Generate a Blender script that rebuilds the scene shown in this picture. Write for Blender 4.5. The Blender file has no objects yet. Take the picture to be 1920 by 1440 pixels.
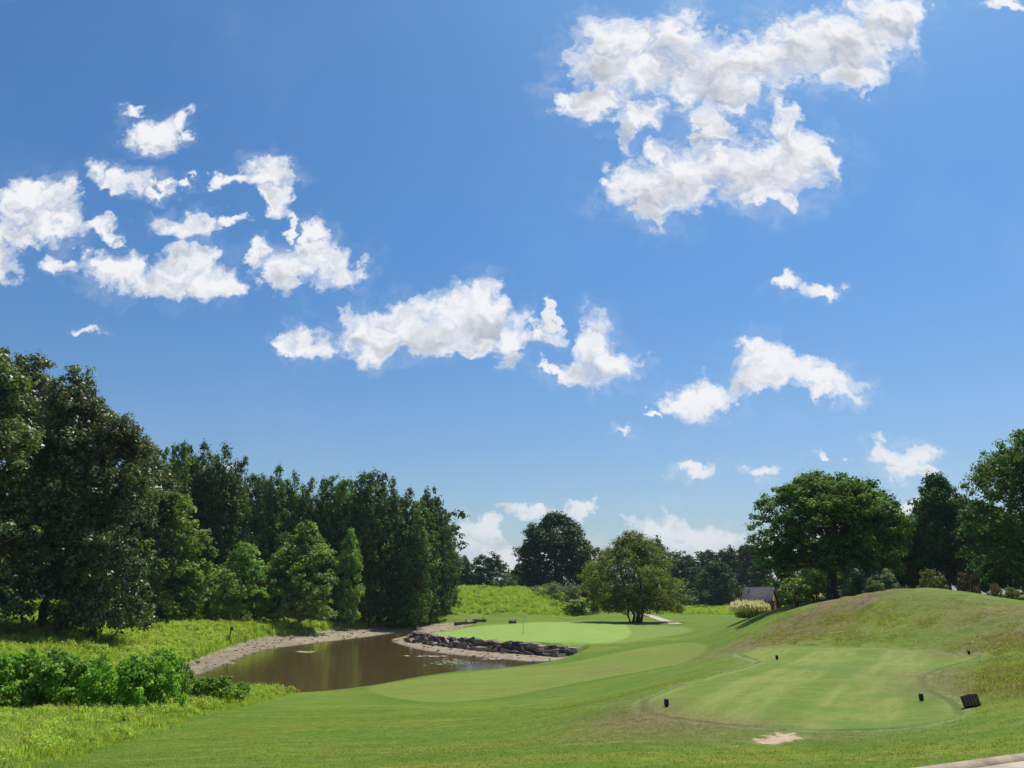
import bpy, math, random
import numpy as np
from math import radians, sin, cos, pi
random.seed(5); RNG = np.random.default_rng(5)
sc = bpy.context.scene
COL = sc.collection

# ------------------------------------------------------------------ camera, world, sun, exposure
WATER = 0.0
CAMZ = 5.8
F = 1500.0 / 1920.0
HORIZ = 1115.0
PITCH = math.atan((HORIZ - 720) / 1500.0)
cam_d = bpy.data.cameras.new('camera'); cam = bpy.data.objects.new('camera', cam_d); COL.objects.link(cam)
cam_d.sensor_width = 36.0; cam_d.lens = 36.0 * F
cam.location = (0, 0, CAMZ); cam.rotation_euler = (pi / 2 + PITCH, 0, 0)
cam_d.clip_start = 0.1; cam_d.clip_end = 8000
sc.camera = cam
sc.view_settings.view_transform = 'Standard'; sc.view_settings.look = 'None'
sc.view_settings.exposure = 0.0; sc.view_settings.gamma = 1.0; sc.view_settings.use_curve_mapping = False

SUN_AZ, SUN_EL = 36.0, 63.0
sd = bpy.data.lights.new('sun', 'SUN'); sun = bpy.data.objects.new('sun', sd); COL.objects.link(sun)
sd.energy = 5.0; sd.angle = radians(0.53); sd.color = (1.0, 0.955, 0.88)
sun.rotation_euler = (radians(90 - SUN_EL), 0, radians(180 - SUN_AZ))
# the lamp shines along its -Z: from azimuth SUN_AZ (right of +Y), elevation SUN_EL

def uv_of(px, py):
    Y = (720 - py) / 1500.0
    d = cos(PITCH) - Y * sin(PITCH)
    return ((px - 960) / 1500.0) / d, (sin(PITCH) + Y * cos(PITCH)) / d

class NT:
    """small helper for writing node graphs"""
    def __init__(s, tree): s.t = tree; s.n = tree.nodes; s.l = tree.links
    def new(s, kind, **kw):
        n = s.n.new(kind)
        for k, v in kw.items(): setattr(n, k, v)
        return n
    def put(s, sock, v):
        if isinstance(v, bpy.types.NodeSocket): s.l.new(v, sock)
        elif v is not None:
            if sock.type == 'RGBA' and len(v) == 3: v = (*v, 1)
            sock.default_value = v
    def m(s, op, a, b=None, c=None, clamp=False):
        n = s.new('ShaderNodeMath', operation=op, use_clamp=clamp)
        s.put(n.inputs[0], a); s.put(n.inputs[1], b); s.put(n.inputs[2], c)
        return n.outputs[0]
    def v(s, op, a, b=None, c=None, out=0):
        n = s.new('ShaderNodeVectorMath', operation=op)
        s.put(n.inputs[0], a)
        if b is not None: s.put(n.inputs[1], b)
        if c is not None: s.put(n.inputs[2], c)
        return n.outputs[out]
    def scale(s, a, f):
        n = s.new('ShaderNodeVectorMath', operation='SCALE'); s.put(n.inputs[0], a); s.put(n.inputs['Scale'], f)
        return n.outputs[0]
    def mix(s, f, a, b, mode='MIX'):
        n = s.new('ShaderNodeMix', data_type='RGBA', blend_type=mode)
        s.put(n.inputs[0], f); s.put(n.inputs[6], a); s.put(n.inputs[7], b)
        return n.outputs[2]
    def noise(s, vec, scale, detail=4, rough=0.55, out='Fac', dist=0.0):
        n = s.new('ShaderNodeTexNoise')
        if vec is not None: s.put(n.inputs['Vector'], vec)
        s.put(n.inputs['Scale'], scale); n.inputs['Detail'].default_value = detail
        n.inputs['Roughness'].default_value = rough; n.inputs['Distortion'].default_value = dist
        return n.outputs[out]
    def smooth(s, x, lo, hi, a=0.0, b=1.0):
        n = s.new('ShaderNodeMapRange', interpolation_type='SMOOTHSTEP')
        s.put(n.inputs[0], x); s.put(n.inputs[1], lo); s.put(n.inputs[2], hi); s.put(n.inputs[3], a); s.put(n.inputs[4], b)
        return n.outputs[0]
    def lin(s, x, lo, hi, a=0.0, b=1.0):
        n = s.new('ShaderNodeMapRange'); n.clamp = True
        s.put(n.inputs[0], x); s.put(n.inputs[1], lo); s.put(n.inputs[2], hi); s.put(n.inputs[3], a); s.put(n.inputs[4], b)
        return n.outputs[0]
    def attr(s, name):
        return s.new('ShaderNodeAttribute', attribute_name=name).outputs['Fac']
    def bump(s, h, strength, dist):
        n = s.new('ShaderNodeBump'); s.put(n.inputs['Strength'], strength); s.put(n.inputs['Distance'], dist)
        s.put(n.inputs['Height'], h); return n.outputs[0]

# clouds of the sky: (pixel x, pixel y, half width, half height) in the photograph, turned into directions
CLOUDS = [
 (1160,80,80,52),(1125,125,68,48),(1275,72,68,52),(1215,125,85,45),(1098,190,60,38),(1190,208,52,28),(1165,250,24,36),
 (1340,145,105,68),(1430,115,115,62),(1510,85,95,62),(1580,85,95,66),(1655,40,80,58),(1705,35,42,50),(1600,140,60,34),(1370,195,36,20),
 (1220,352,90,52),(1300,325,105,62),(1405,315,115,66),(1500,290,78,58),(1545,295,34,45),(1330,240,34,48),(1475,240,36,45),(1220,398,44,24),
 (1130,345,22,12),(1238,290,30,30),(1460,368,45,20),
 (285,248,46,30),(335,236,24,20),(262,205,28,11),(305,275,26,14),
 (182,328,34,20),(235,345,55,18),(295,357,34,11),(352,350,18,10),
 (505,328,44,28),(518,372,28,26),(432,345,38,12),(538,418,14,30),(440,410,30,10),
 (75,388,66,46),(25,365,45,26),(95,425,52,34),(190,425,36,17),(8,482,30,48),(45,445,40,22),(120,488,40,18),
 (348,417,52,20),(225,498,64,38),(285,520,56,34),(345,488,48,42),(375,525,72,36),(430,546,36,22),
 (575,495,96,44),(518,525,36,32),(490,470,28,28),(583,436,20,24),(645,500,36,38),
 (165,604,27,9),(572,640,42,32),(540,656,28,10),
 (668,622,50,46),(705,645,62,34),(765,615,80,46),(842,592,82,54),(915,570,36,46),(890,612,84,48),(962,628,64,28),(835,645,110,26),
 (1008,625,34,20),(960,676,24,20),(1032,598,13,26),
 (1112,640,52,52),(1135,676,66,38),(1075,698,54,20),(1028,688,15,15),
 (1435,670,56,42),(1415,705,56,36),(1500,690,56,22),(1560,718,76,20),(1578,742,32,18),(1312,746,56,36),(1400,742,46,15),(1235,770,10,6),
 (1475,528,32,14),(1535,546,38,15),(1168,802,19,9),(1305,886,44,13),(1423,893,42,15),(1550,867,20,9),
 (1680,850,48,24),(1725,838,30,13),(1695,880,48,18),
 (1000,962,66,14),(1082,958,30,16),(885,995,60,26),(915,1050,110,40),(1232,985,50,34),(1300,1000,90,26),(1285,1045,160,40),(1680,952,44,20),
 (452,868,16,10),(1890,8,46,16),(1560,1010,120,30),
 (90,-70,120,40),(800,-160,120,45),(-250,300,120,60),(2200,420,160,70),(2150,760,110,30),(-200,800,90,24),(1500,-260,160,70),
]
def build_world():
    w = bpy.data.worlds.new('World'); sc.world = w; w.use_nodes = True
    w.cycles.sampling_method = 'NONE'
    t = NT(w.node_tree); t.n.clear()
    sky = t.new('ShaderNodeTexSky', sky_type='NISHITA'); sky.sun_disc = False
    sky.sun_elevation = radians(SUN_EL); sky.sun_rotation = radians(SUN_AZ)
    sky.altitude = 0; sky.air_density = 1.0; sky.dust_density = 1.3; sky.ozone_density = 1.6
    tc = t.new('ShaderNodeTexCoord').outputs['Generated']
    sx = t.new('ShaderNodeSeparateXYZ'); t.l.new(tc, sx.inputs[0])
    ay = t.m('MAXIMUM', t.m('ABSOLUTE', sx.outputs[1]), 0.05)
    cx = t.new('ShaderNodeCombineXYZ')
    t.l.new(t.m('DIVIDE', sx.outputs[0], ay), cx.inputs[0]); t.l.new(t.m('DIVIDE', sx.outputs[2], ay), cx.inputs[1])
    P = cx.outputs[0]
    # domain warp: large billows and fine wisps
    w1 = t.v('SUBTRACT', t.noise(P, 9, 3, 0.55, 'Color'), (0.5, 0.5, 0.5))
    w2 = t.v('SUBTRACT', t.noise(P, 24, 6, 0.60, 'Color'), (0.5, 0.5, 0.5))
    Pw = t.v('ADD', t.v('MULTIPLY_ADD', w1, (0.07, 0.05, 0), P), t.v('MULTIPLY', w2, (0.105, 0.080, 0)))
    # blob field as a group, used at the point and towards the sun
    g = bpy.data.node_groups.new('cloud_field', 'ShaderNodeTree')
    g.interface.new_socket('P', in_out='INPUT', socket_type='NodeSocketVector')
    g.interface.new_socket('D', in_out='OUTPUT', socket_type='NodeSocketFloat')
    gt = NT(g); gi = gt.new('NodeGroupInput'); go = gt.new('NodeGroupOutput')
    acc = None
    for (px, py, rx, ry) in CLOUDS:
        u, v = uv_of(px, py); u2, _ = uv_of(px + rx, py); _, v2 = uv_of(px, py - ry)
        iu, iv = 1 / (abs(u2 - u) * 1.08), 1 / (abs(v2 - v) * 1.08)
        q = gt.v('MULTIPLY_ADD', gi.outputs[0], (iu, iv, 0), (-u * iu, -v * iv, 0))
        d = gt.v('DOT_PRODUCT', q, q, out='Value')
        acc = d if acc is None else gt.m('SMOOTH_MIN', acc, d, 0.35)
    gt.l.new(acc, go.inputs[0])
    def field(p):
        n = t.new('ShaderNodeGroup'); n.node_tree = g; t.l.new(p, n.inputs[0]); return n.outputs[0]
    d0 = field(Pw)
    d1 = field(t.v('ADD', Pw, (0.008, 0.034, 0)))
    fine = t.noise(Pw, 40, 6, 0.70)
    billow = t.noise(P, 17, 4, 0.55)
    def puffs(p):
        o = []
        for sc_, k in ((21, .62), (47, .30)):
            vn = t.new('ShaderNodeTexVoronoi', feature='F1', voronoi_dimensions='2D'); t.l.new(p, vn.inputs['Vector']); vn.inputs['Scale'].default_value = sc_
            o.append(t.m('MULTIPLY', t.m('SUBTRACT', 0.42, vn.outputs['Distance']), k * 2))
        return t.m('ADD', o[0], o[1])
    pf = puffs(Pw)
    relief = t.m('SUBTRACT', puffs(t.v('ADD', Pw, (0.002, 0.009, 0))), pf)
    f0 = t.m('ADD', t.m('ADD', t.m('SUBTRACT', 1.06, d0), t.m('MULTIPLY', pf, 0.55)), t.m('MULTIPLY', t.m('SUBTRACT', fine, 0.5), 1.75))
    f0 = t.m('ADD', f0, t.m('MULTIPLY', t.m('SUBTRACT', billow, 0.52), 0.6))
    dens = t.m('POWER', t.smooth(f0, -0.25, 1.05), 0.95)
    dens = t.m('MULTIPLY', dens, t.smooth(sx.outputs[2], -0.01, 0.02))
    # self shadow: how much cloud lies between the point and the sun
    puff = t.noise(P, 20, 3, 0.5)
    thick = t.m('ADD', t.m('SUBTRACT', 1.0, d1), t.m('MULTIPLY', t.m('SUBTRACT', puff, 0.5), 1.8))
    sh = t.m('MULTIPLY', t.smooth(thick, 0.15, 1.3), t.smooth(t.m('SUBTRACT', 1.0, d0), 0.25, 0.95))
    sh = t.m('ADD', t.m('MULTIPLY', sh, 0.85), t.m('MULTIPLY', relief, 0.60), clamp=True)
    bright = t.mix(sh, CLOUD_W, CLOUD_G)
    # the sky itself
    skyc = t.mix(1.0, sky.outputs[0], t.mix(t.smooth(sx.outputs[2], -0.02, 0.42), (0.84, 0.95, 1.06), SKY_TINT), 'MULTIPLY')
    skyc = t.scale(skyc, SKY_S)
    # low clouds lie far off, in haze
    far = t.smooth(sx.outputs[2], 0.02, 0.26, 0.55, 0.0)
    ccol = t.mix(far, bright, (0.66, 0.71, 0.78))
    opa = t.m('MULTIPLY', dens, t.smooth(sx.outputs[2], 0.0, 0.2, 0.85, 1.0))
    # a little thin veil
    veil = t.m('MULTIPLY', t.smooth(t.noise(P, 3.2, 5, 0.6), 0.5, 0.85), 0.06)
    halo = t.m('MULTIPLY', t.smooth(t.m('SUBTRACT', 1.0, d0), -2.2, 0.3), t.smooth(t.noise(Pw, 11, 6, 0.70), 0.42, 0.80, 0.0, 0.42))
    opa = t.m('MAXIMUM', t.m('MAXIMUM', opa, veil), halo)
    fin = t.mix(opa, skyc, ccol)
    bg = t.new('ShaderNodeBackground'); t.l.new(fin, bg.inputs[0]); bg.inputs[1].default_value = SKY_BG
    out = t.new('ShaderNodeOutputWorld'); t.l.new(bg.outputs[0], out.inputs[0])
CLOUD_W = (0.90, 0.91, 0.94); CLOUD_G = (0.50, 0.53, 0.59)
SKY_BG = 1.0           # overall; the sky texture itself enters at SKY_S
SKY_S = 0.100
SKY_TINT = (0.47, 0.86, 1.20)
build_world()

# ------------------------------------------------------------------ helpers
def tag(o, label=None, cat=None, group=None, kind=None):
    if label: o['label'] = label
    if cat: o['category'] = cat
    if group: o['group'] = group
    if kind: o['kind'] = kind
    return o
def empty(name, loc, rz=0, scale=(1, 1, 1)):
    o = bpy.data.objects.new(name, None); COL.objects.link(o)
    o.location = loc; o.rotation_euler = (0, 0, rz); o.scale = scale; o.empty_display_size = 0.2
    return o
def link(name, mesh, parent=None, loc=None, rot=None, scale=None):
    o = bpy.data.objects.new(name, mesh); COL.objects.link(o); o.parent = parent
    if loc is not None: o.location = loc
    if rot is not None: o.rotation_euler = rot
    if scale is not None: o.scale = scale
    return o
def mesh_np(name, V, Fc, mat=None, smooth=False, attrs=None):
    """V (n,3), Fc (m,k) same-size faces or list of arrays"""
    me = bpy.data.meshes.new(name)
    V = np.asarray(V, dtype=np.float32)
    if isinstance(Fc, np.ndarray): Fc = [Fc]
    Fc = [np.asarray(f, dtype=np.int32) for f in Fc if len(f)]
    idx = np.concatenate([f.ravel() for f in Fc])
    tot = np.concatenate([np.full(len(f), f.shape[1], dtype=np.int32) for f in Fc])
    st = np.concatenate([[0], np.cumsum(tot)[:-1]]).astype(np.int32)
    me.vertices.add(len(V)); me.vertices.foreach_set('co', V.ravel())
    me.loops.add(len(idx)); me.loops.foreach_set('vertex_index', idx)
    me.polygons.add(len(tot)); me.polygons.foreach_set('loop_start', st)
    try: me.polygons.foreach_set('loop_total', tot)
    except Exception: pass
    if smooth: me.polygons.foreach_set('use_smooth', np.ones(len(tot), dtype=bool))
    if attrs:
        for k, (dom, a) in attrs.items():
            at = me.attributes.new(k, 'FLOAT', dom); at.data.foreach_set('value', np.asarray(a, dtype=np.float32))
    me.update(calc_edges=True)
    if mat: me.materials.append(mat)
    return me
class MB:
    """collects boxes, tubes and prisms into one mesh"""
    def __init__(s): s.V = []; s.F = {3: [], 4: []}; s.n = 0
    def add(s, V, faces):
        for f in faces:
            if len(f) in (3, 4): s.F[len(f)].append([i + s.n for i in f])
            else:
                for k in range(1, len(f) - 1): s.F[3].append([f[0] + s.n, f[k] + s.n, f[k + 1] + s.n])
        s.V += [tuple(v) for v in V]; s.n += len(V)
    def box(s, c, h, R=None, bev=0.0):
        hx, hy, hz = h
        if bev <= 0:
            V = [(x * hx, y * hy, z * hz) for x in (-1, 1) for y in (-1, 1) for z in (-1, 1)]
            Fs = [(0, 1, 3, 2), (4, 6, 7, 5), (0, 4, 5, 1), (2, 3, 7, 6), (0, 2, 6, 4), (1, 5, 7, 3)]
        else:
            V = []; b = bev
            for x in (-1, 1):
                for y in (-1, 1):
                    for z in (-1, 1):
                        V += [(x * hx, y * (hy - b), z * (hz - b)), (x * (hx - b), y * hy, z * (hz - b)), (x * (hx - b), y * (hy - b), z * hz)]
            I = lambda x, y, z, k: ((x > 0) * 4 + (y > 0) * 2 + (z > 0)) * 3 + k
            Fs = []
            for x in (-1, 1): Fs.append([I(x, -1, -1, 0), I(x, 1, -1, 0), I(x, 1, 1, 0), I(x, -1, 1, 0)][::x])
            for y in (-1, 1): Fs.append([I(-1, y, -1, 1), I(-1, y, 1, 1), I(1, y, 1, 1), I(1, y, -1, 1)][::y])
            for z in (-1, 1): Fs.append([I(-1, -1, z, 2), I(1, -1, z, 2), I(1, 1, z, 2), I(-1, 1, z, 2)][::z])
            for a in (-1, 1):
                for c2 in (-1, 1):
                    Fs.append([I(a, c2, -1, 0), I(a, c2, 1, 0), I(a, c2, 1, 1), I(a, c2, -1, 1)][::-a * c2])
                    Fs.append([I(a, -1, c2, 0), I(a, -1, c2, 2), I(a, 1, c2, 2), I(a, 1, c2, 0)][::-a * c2])
                    Fs.append([I(-1, a, c2, 1), I(-1, a, c2, 2), I(1, a, c2, 2), I(1, a, c2, 1)][::a * c2])
                    for e in (-1, 1):
                        Fs.append([I(a, c2, e, 0), I(a, c2, e, 1), I(a, c2, e, 2)][::a * c2 * e])
        out = []
        for p in V:
            if R is not None: p = R @ np.array(p)
            out.append((p[0] + c[0], p[1] + c[1], p[2] + c[2]))
        s.add(out, Fs)
    def tube(s, pts, rad, sides=8, cap=True):
        pts = [np.array(p, float) for p in pts]; rings = []
        for i, p in enumerate(pts):
            d = pts[min(i + 1, len(pts) - 1)] - pts[max(i - 1, 0)]; d = d / (np.linalg.norm(d) + 1e-9)
            a = np.cross(d, (0.0, 0.0, 1.0)) if abs(d[2]) < 0.95 else np.cross(d, (1.0, 0, 0)); a /= np.linalg.norm(a); b = np.cross(d, a)
            rings += [p + rad[i] * (a * cos(2 * pi * k / sides) + b * sin(2 * pi * k / sides)) for k in range(sides)]
        Fs = []
        for i in range(len(pts) - 1):
            for k in range(sides):
                k2 = (k + 1) % sides
                Fs.append((i * sides + k, i * sides + k2, (i + 1) * sides + k2, (i + 1) * sides + k))
        if cap:
            Fs.append(tuple(range(sides))[::-1]); Fs.append(tuple((len(pts) - 1) * sides + k for k in range(sides)))
        s.add(rings, Fs)
    def lathe(s, prof, sides=16):
        s.tube([(0, 0, z) for r, z in prof], [r for r, z in prof], sides)
    def mesh(s, name, mat, smooth=False):
        fs = [np.array(s.F[k], dtype=np.int32) for k in (3, 4) if s.F[k]]
        return mesh_np(name, np.array(s.V), fs, mat, smooth)
def rot(ax, ay, az):
    cx, sx_, cy, sy, cz, sz = cos(ax), sin(ax), cos(ay), sin(ay), cos(az), sin(az)
    return (np.array([[cz, -sz, 0], [sz, cz, 0], [0, 0, 1]]) @ np.array([[cy, 0, sy], [0, 1, 0], [-sy, 0, cy]]) @ np.array([[1, 0, 0], [0, cx, -sx_], [0, sx_, cx]]))

# ------------------------------------------------------------------ materials
def new_mat(name):
    m = bpy.data.materials.new(name); m.use_nodes = True; t = NT(m.node_tree); t.n.clear()
    out = t.new('ShaderNodeOutputMaterial'); p = t.new('ShaderNodeBsdfPrincipled'); t.l.new(p.outputs[0], out.inputs[0])
    return m, t, p, out
def mat_noise(name, c1, c2, scale=8, rough=0.8, bump=0.3, bd=0.02, spec=0.3, detail=6):
    m, t, p, o = new_mat(name)
    pos = t.new('ShaderNodeTexCoord').outputs['Object']
    n = t.noise(pos, scale, detail, 0.6)
    t.put(p.inputs['Base Color'], t.mix(t.smooth(n, 0.3, 0.7), c1, c2))
    p.inputs['Roughness'].default_value = rough; p.inputs['Specular IOR Level'].default_value = spec
    if bump: t.put(p.inputs['Normal'], t.bump(t.noise(pos, scale * 3, detail, 0.65), bump, bd))
    return m
def mat_leaf(name, dark, light, gloss=0.38, trans=0.35, spec=0.5, tcol=None):
    m, t, p, o = new_mat(name)
    v = t.attr('v'); oi = t.new('ShaderNodeObjectInfo').outputs['Random']
    c = t.mix(v, dark, light)
    hs = t.new('ShaderNodeHueSaturation')
    t.put(hs.inputs['Color'], c); t.put(hs.inputs['Hue'], t.lin(oi, 0, 1, 0.485, 0.512)); t.put(hs.inputs['Value'], t.lin(oi, 0, 1, 0.80, 1.16))
    c = hs.outputs[0]
    t.put(p.inputs['Base Color'], c); p.inputs['Roughness'].default_value = gloss; p.inputs['Specular IOR Level'].default_value = spec
    tr = t.new('ShaderNodeBsdfTranslucent')
    t.put(tr.inputs[0], t.mix(1.0, c, tcol or (1.25, 1.35, 0.5), 'MULTIPLY'))
    ms = t.new('ShaderNodeMixShader'); ms.inputs[0].default_value = trans
    t.l.new(p.outputs[0], ms.inputs[1]); t.l.new(tr.outputs[0], ms.inputs[2]); t.l.new(ms.outputs[0], o.inputs[0])
    return m
M = {}
M['bark'] = mat_noise('bark', (0.045, 0.034, 0.025), (0.11, 0.09, 0.07), 6, 0.9, 0.6, 0.03)
M['leaf_gum'] = mat_leaf('leaf_gum', (0.040, 0.070, 0.014), (0.200, 0.245, 0.075), 0.45, 0.30, 0.55)  # lighter tone is whitened, painting leaf glints into the colour
M['leaf_row'] = mat_leaf('leaf_row', (0.036, 0.084, 0.014), (0.205, 0.300, 0.060), 0.55, 0.42, 0.35)
M['leaf_young'] = mat_leaf('leaf_young', (0.100, 0.190, 0.026), (0.360, 0.480, 0.110), 0.55, 0.45, 0.35)
M['leaf_oak'] = mat_leaf('leaf_oak', (0.038, 0.090, 0.010), (0.180, 0.270, 0.040), 0.62, 0.40, 0.25)
M['leaf_olive'] = mat_leaf('leaf_olive', (0.085, 0.125, 0.018), (0.285, 0.335, 0.065), 0.62, 0.40, 0.25)
M['leaf_dark'] = mat_leaf('leaf_dark', (0.024, 0.062, 0.012), (0.105, 0.170, 0.034), 0.62, 0.32, 0.25)
M['leaf_far'] = mat_leaf('leaf_far', (0.026, 0.064, 0.018), (0.105, 0.165, 0.042), 0.65, 0.30, 0.2)
M['leaf_bush'] = mat_leaf('leaf_bush', (0.080, 0.190, 0.014), (0.330, 0.520, 0.060), 0.6, 0.40, 0.3)
M['leaf_grey'] = mat_leaf('leaf_grey', (0.120, 0.165, 0.075), (0.230, 0.275, 0.140), 0.6, 0.35, 0.3)
M['leaf_red'] = mat_leaf('leaf_red', (0.085, 0.060, 0.040), (0.160, 0.110, 0.065), 0.6, 0.3, 0.3)
M['leaf_yellow'] = mat_leaf('leaf_yellow', (0.150, 0.175, 0.040), (0.260, 0.260, 0.075), 0.6, 0.3, 0.3)
M['grass_long'] = mat_leaf('grass_long', (0.190, 0.310, 0.030), (0.520, 0.580, 0.130), 0.6, 0.50, 0.2)
M['grass_short'] = mat_leaf('grass_short', (0.110, 0.190, 0.012), (0.470, 0.480, 0.110), 0.7, 0.45, 0.1)
M['grass_dry'] = mat_leaf('grass_dry', (0.190, 0.180, 0.050), (0.460, 0.380, 0.170), 0.7, 0.3, 0.15)
M['reed'] = mat_leaf('reed', (0.08, 0.14, 0.02), (0.16, 0.21, 0.05), 0.5, 0.4, 0.3)
M['plume'] = mat_leaf('plume', (0.78, 0.72, 0.34), (0.92, 0.88, 0.62), 0.7, 0.50, 0.2, (1, 1, 0.8))
def stone_mat():
    m, t, p, o = new_mat('stone'); pos = t.new('ShaderNodeTexCoord').outputs['Object']; r = t.new('ShaderNodeObjectInfo').outputs['Random']
    a = t.mix(t.smooth(r, 0.35, 0.95), (0.034, 0.026, 0.024), (0.36, 0.25, 0.18))  # tone varies per stone; most kept dark to paint in shaded fronts and gaps
    n = t.noise(pos, 3.0, 6, 0.65)
    t.put(p.inputs['Base Color'], t.mix(t.smooth(n, 0.42, 0.75), a, (0.24, 0.18, 0.14))); p.inputs['Roughness'].default_value = 0.85
    t.put(p.inputs['Normal'], t.bump(n, 0.7, 0.08)); return m
M['stone'] = stone_mat()
M['wood'] = mat_noise('wood', (0.060, 0.040, 0.028), (0.15, 0.11, 0.08), 9, 0.85, 0.4, 0.01)
M['wood_grey'] = mat_noise('wood_grey', (0.10, 0.08, 0.06), (0.24, 0.20, 0.16), 5, 0.85, 0.4, 0.02)
M['crate'] = mat_noise('crate', (0.060, 0.032, 0.024), (0.150, 0.082, 0.060), 14, 0.7, 0.3, 0.004)
M['black'] = mat_noise('black_paint', (0.010, 0.010, 0.010), (0.02, 0.02, 0.02), 20, 0.5, 0.1, 0.002)
M['concrete'] = mat_noise('concrete', (0.36, 0.29, 0.21), (0.52, 0.44, 0.34), 3, 0.9, 0.3, 0.004)
M['kerb'] = mat_noise('kerb', (0.26, 0.19, 0.125), (0.44, 0.34, 0.24), 4, 0.9, 0.35, 0.005)
M['shingle'] = mat_noise('shingle', (0.028, 0.029, 0.034), (0.062, 0.063, 0.072), 6, 0.95, 0.4, 0.02)
M['brick'] = mat_noise('brick', (0.20, 0.085, 0.045), (0.32, 0.15, 0.08), 10, 0.9, 0.3, 0.01)
M['trim'] = mat_noise('trim', (0.05, 0.035, 0.03), (0.09, 0.06, 0.05), 6, 0.7, 0.1, 0.01)
M['metal'] = mat_noise('metal', (0.5, 0.5, 0.5), (0.7, 0.7, 0.7), 6, 0.5, 0.1, 0.01)
M['pole'] = mat_noise('pole_paint', (0.30, 0.30, 0.22), (0.4, 0.4, 0.3), 20, 0.5, 0.0)
M['flag'] = mat_noise('flag_cloth', (0.78, 0.80, 0.35), (0.85, 0.86, 0.5), 9, 0.8, 0.1, 0.01)
M['pad'] = mat_noise('lily_leaf', (0.16, 0.24, 0.05), (0.42, 0.50, 0.20), 3, 0.4, 0.1, 0.01)
M['scum'] = mat_noise('floating_debris', (0.22, 0.20, 0.10), (0.50, 0.48, 0.34), 6, 0.8, 0.3, 0.01)

# ------------------------------------------------------------------ terrain
def P2(px, py, z):                       # point on the ray of a photo pixel at height z (relative to the eye)
    u, v = uv_of(px, py); d = z / v
    return (u * d, d, z)
def PD(px, d, z):                        # point in the azimuth of a photo column, distance d
    u, _ = uv_of(px, HORIZ); return (u * d, d, z)
ctrl = [P2(*a) for a in [
 (960,1440,-2.0),(500,1440,-2.4),(150,1440,-2.7),(0,1440,-2.9),(-200,1440,-3.1),(1400,1440,-1.95),(1690,1440,-1.82),(1920,1405,-1.80),(1920,1440,-1.72),
 (960,1380,-2.9),(600,1380,-3.3),(300,1380,-3.6),(0,1380,-3.6),(1200,1400,-2.25),(1450,1385,-2.34),(1700,1400,-2.15),
 (1210,1325,-2.42),(1250,1345,-2.42),(1400,1365,-2.42),(1600,1370,-2.40),(1750,1360,-2.38),(1795,1335,-2.38),(1740,1290,-2.38),(1730,1265,-2.38),(1800,1240,-2.36),
 (1440,1235,-2.42),(1600,1219,-2.40),(1800,1223,-2.36),(1830,1230,-2.34),(1500,1300,-2.40),(1600,1250,-2.40),(1400,1221,-2.45),(1330,1272,-2.44),
 (1850,1330,-2.22),(1920,1330,-2.05),(1900,1270,-2.05),(1900,1200,-1.75),(1900,1160,-1.08),
 (1750,1200,-2.02),(1750,1160,-1.15),(1600,1200,-2.12),(1600,1160,-1.32),(1500,1190,-2.2),(1500,1160,-1.5),(1420,1200,-2.6),(1400,1180,-2.6),(1395,1165,-2.35),
 (1480,1135,-0.9),(1400,1158,-2.2),
 (1300,1200,-4.0),(1300,1240,-3.8),(1200,1290,-3.5),(1100,1320,-3.6),(1380,1215,-3.0),
 (960,1320,-4.2),(820,1317,-4.5),(1000,1297,-4.8),(700,1320,-4.5),(500,1330,-4.3),(500,1360,-3.8),(1100,1270,-4.7),(1200,1250,-4.4),
 (600,1300,-5.3),(683,1285,-5.4),(800,1266,-5.4),(960,1250,-5.4),(1045,1243,-5.3),(1120,1228,-4.9),(1200,1205,-4.3),(1090,1212,-4.6),
 (800,1188,-4.9),(870,1199,-4.65),(980,1205,-4.5),(1070,1208,-4.5),(981,1190,-4.45),(1100,1185,-4.3),(1000,1168,-4.0),(1100,1165,-3.9),(1190,1167,-4.0),(1240,1175,-4.0),(905,1173,-4.4),
 (900,1160,-4.1),(700,1170,-4.9),(740,1182,-5.6),(850,1176,-5.3),(900,1152,-3.8),(1060,1153,-3.9),(1150,1145,-3.6),(1250,1150,-3.9),(1300,1137,-3.4),(1350,1148,-3.8),(1340,1165,-3.6),
 (200,1228,-4.9),(120,1190,-3.5),(300,1222,-5.0),(250,1180,-3.9),(300,1150,-2.6),(431,1205,-4.9),(450,1165,-3.6),(600,1170,-4.4),(750,1168,-4.9),(840,1160,-4.2),(0,1200,-3.6),
 (0,1330,-4.2),(250,1330,-4.3),(400,1330,-4.5),(430,1312,-4.9),(100,1262,-5.1),(0,1262,-4.9)]]
ctrl += [PD(*a) for a in [
 (1920,45,-0.42),(1820,45,-0.05),(1750,46,0.11),(1680,48,0.08),(1600,52,-0.27),(1556,54,-0.5),(1500,57,-0.9),(1750,60,-0.5),(1600,62,-0.7),(1556,72,-0.33),
 (1750,80,-0.35),(1900,80,-0.35),(1900,120,0.0),(1500,85,-1.3),(1425,100,-2.6),(1450,130,-2.9),(1600,140,-0.8),
 (815,178,-0.6),(840,185,0.9),(900,185,1.05),(980,185,1.0),(1050,180,-0.2),(1110,175,-2.7),(900,215,-0.6),(980,215,-0.8),(800,200,-2.4),
 (0,110,-2.0),(-400,60,-3.2),(-400,150,-2.0),(2300,40,-1.0),(2300,100,0.0),(0,400,-2),(500,400,-2.6),(960,400,-3.2),(1300,400,-3.0),(1900,400,-1),
 (600,200,-3.2),(-400,1500,-2),(960,1500,-2.5),(2300,1500,-1.5)]]
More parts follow.
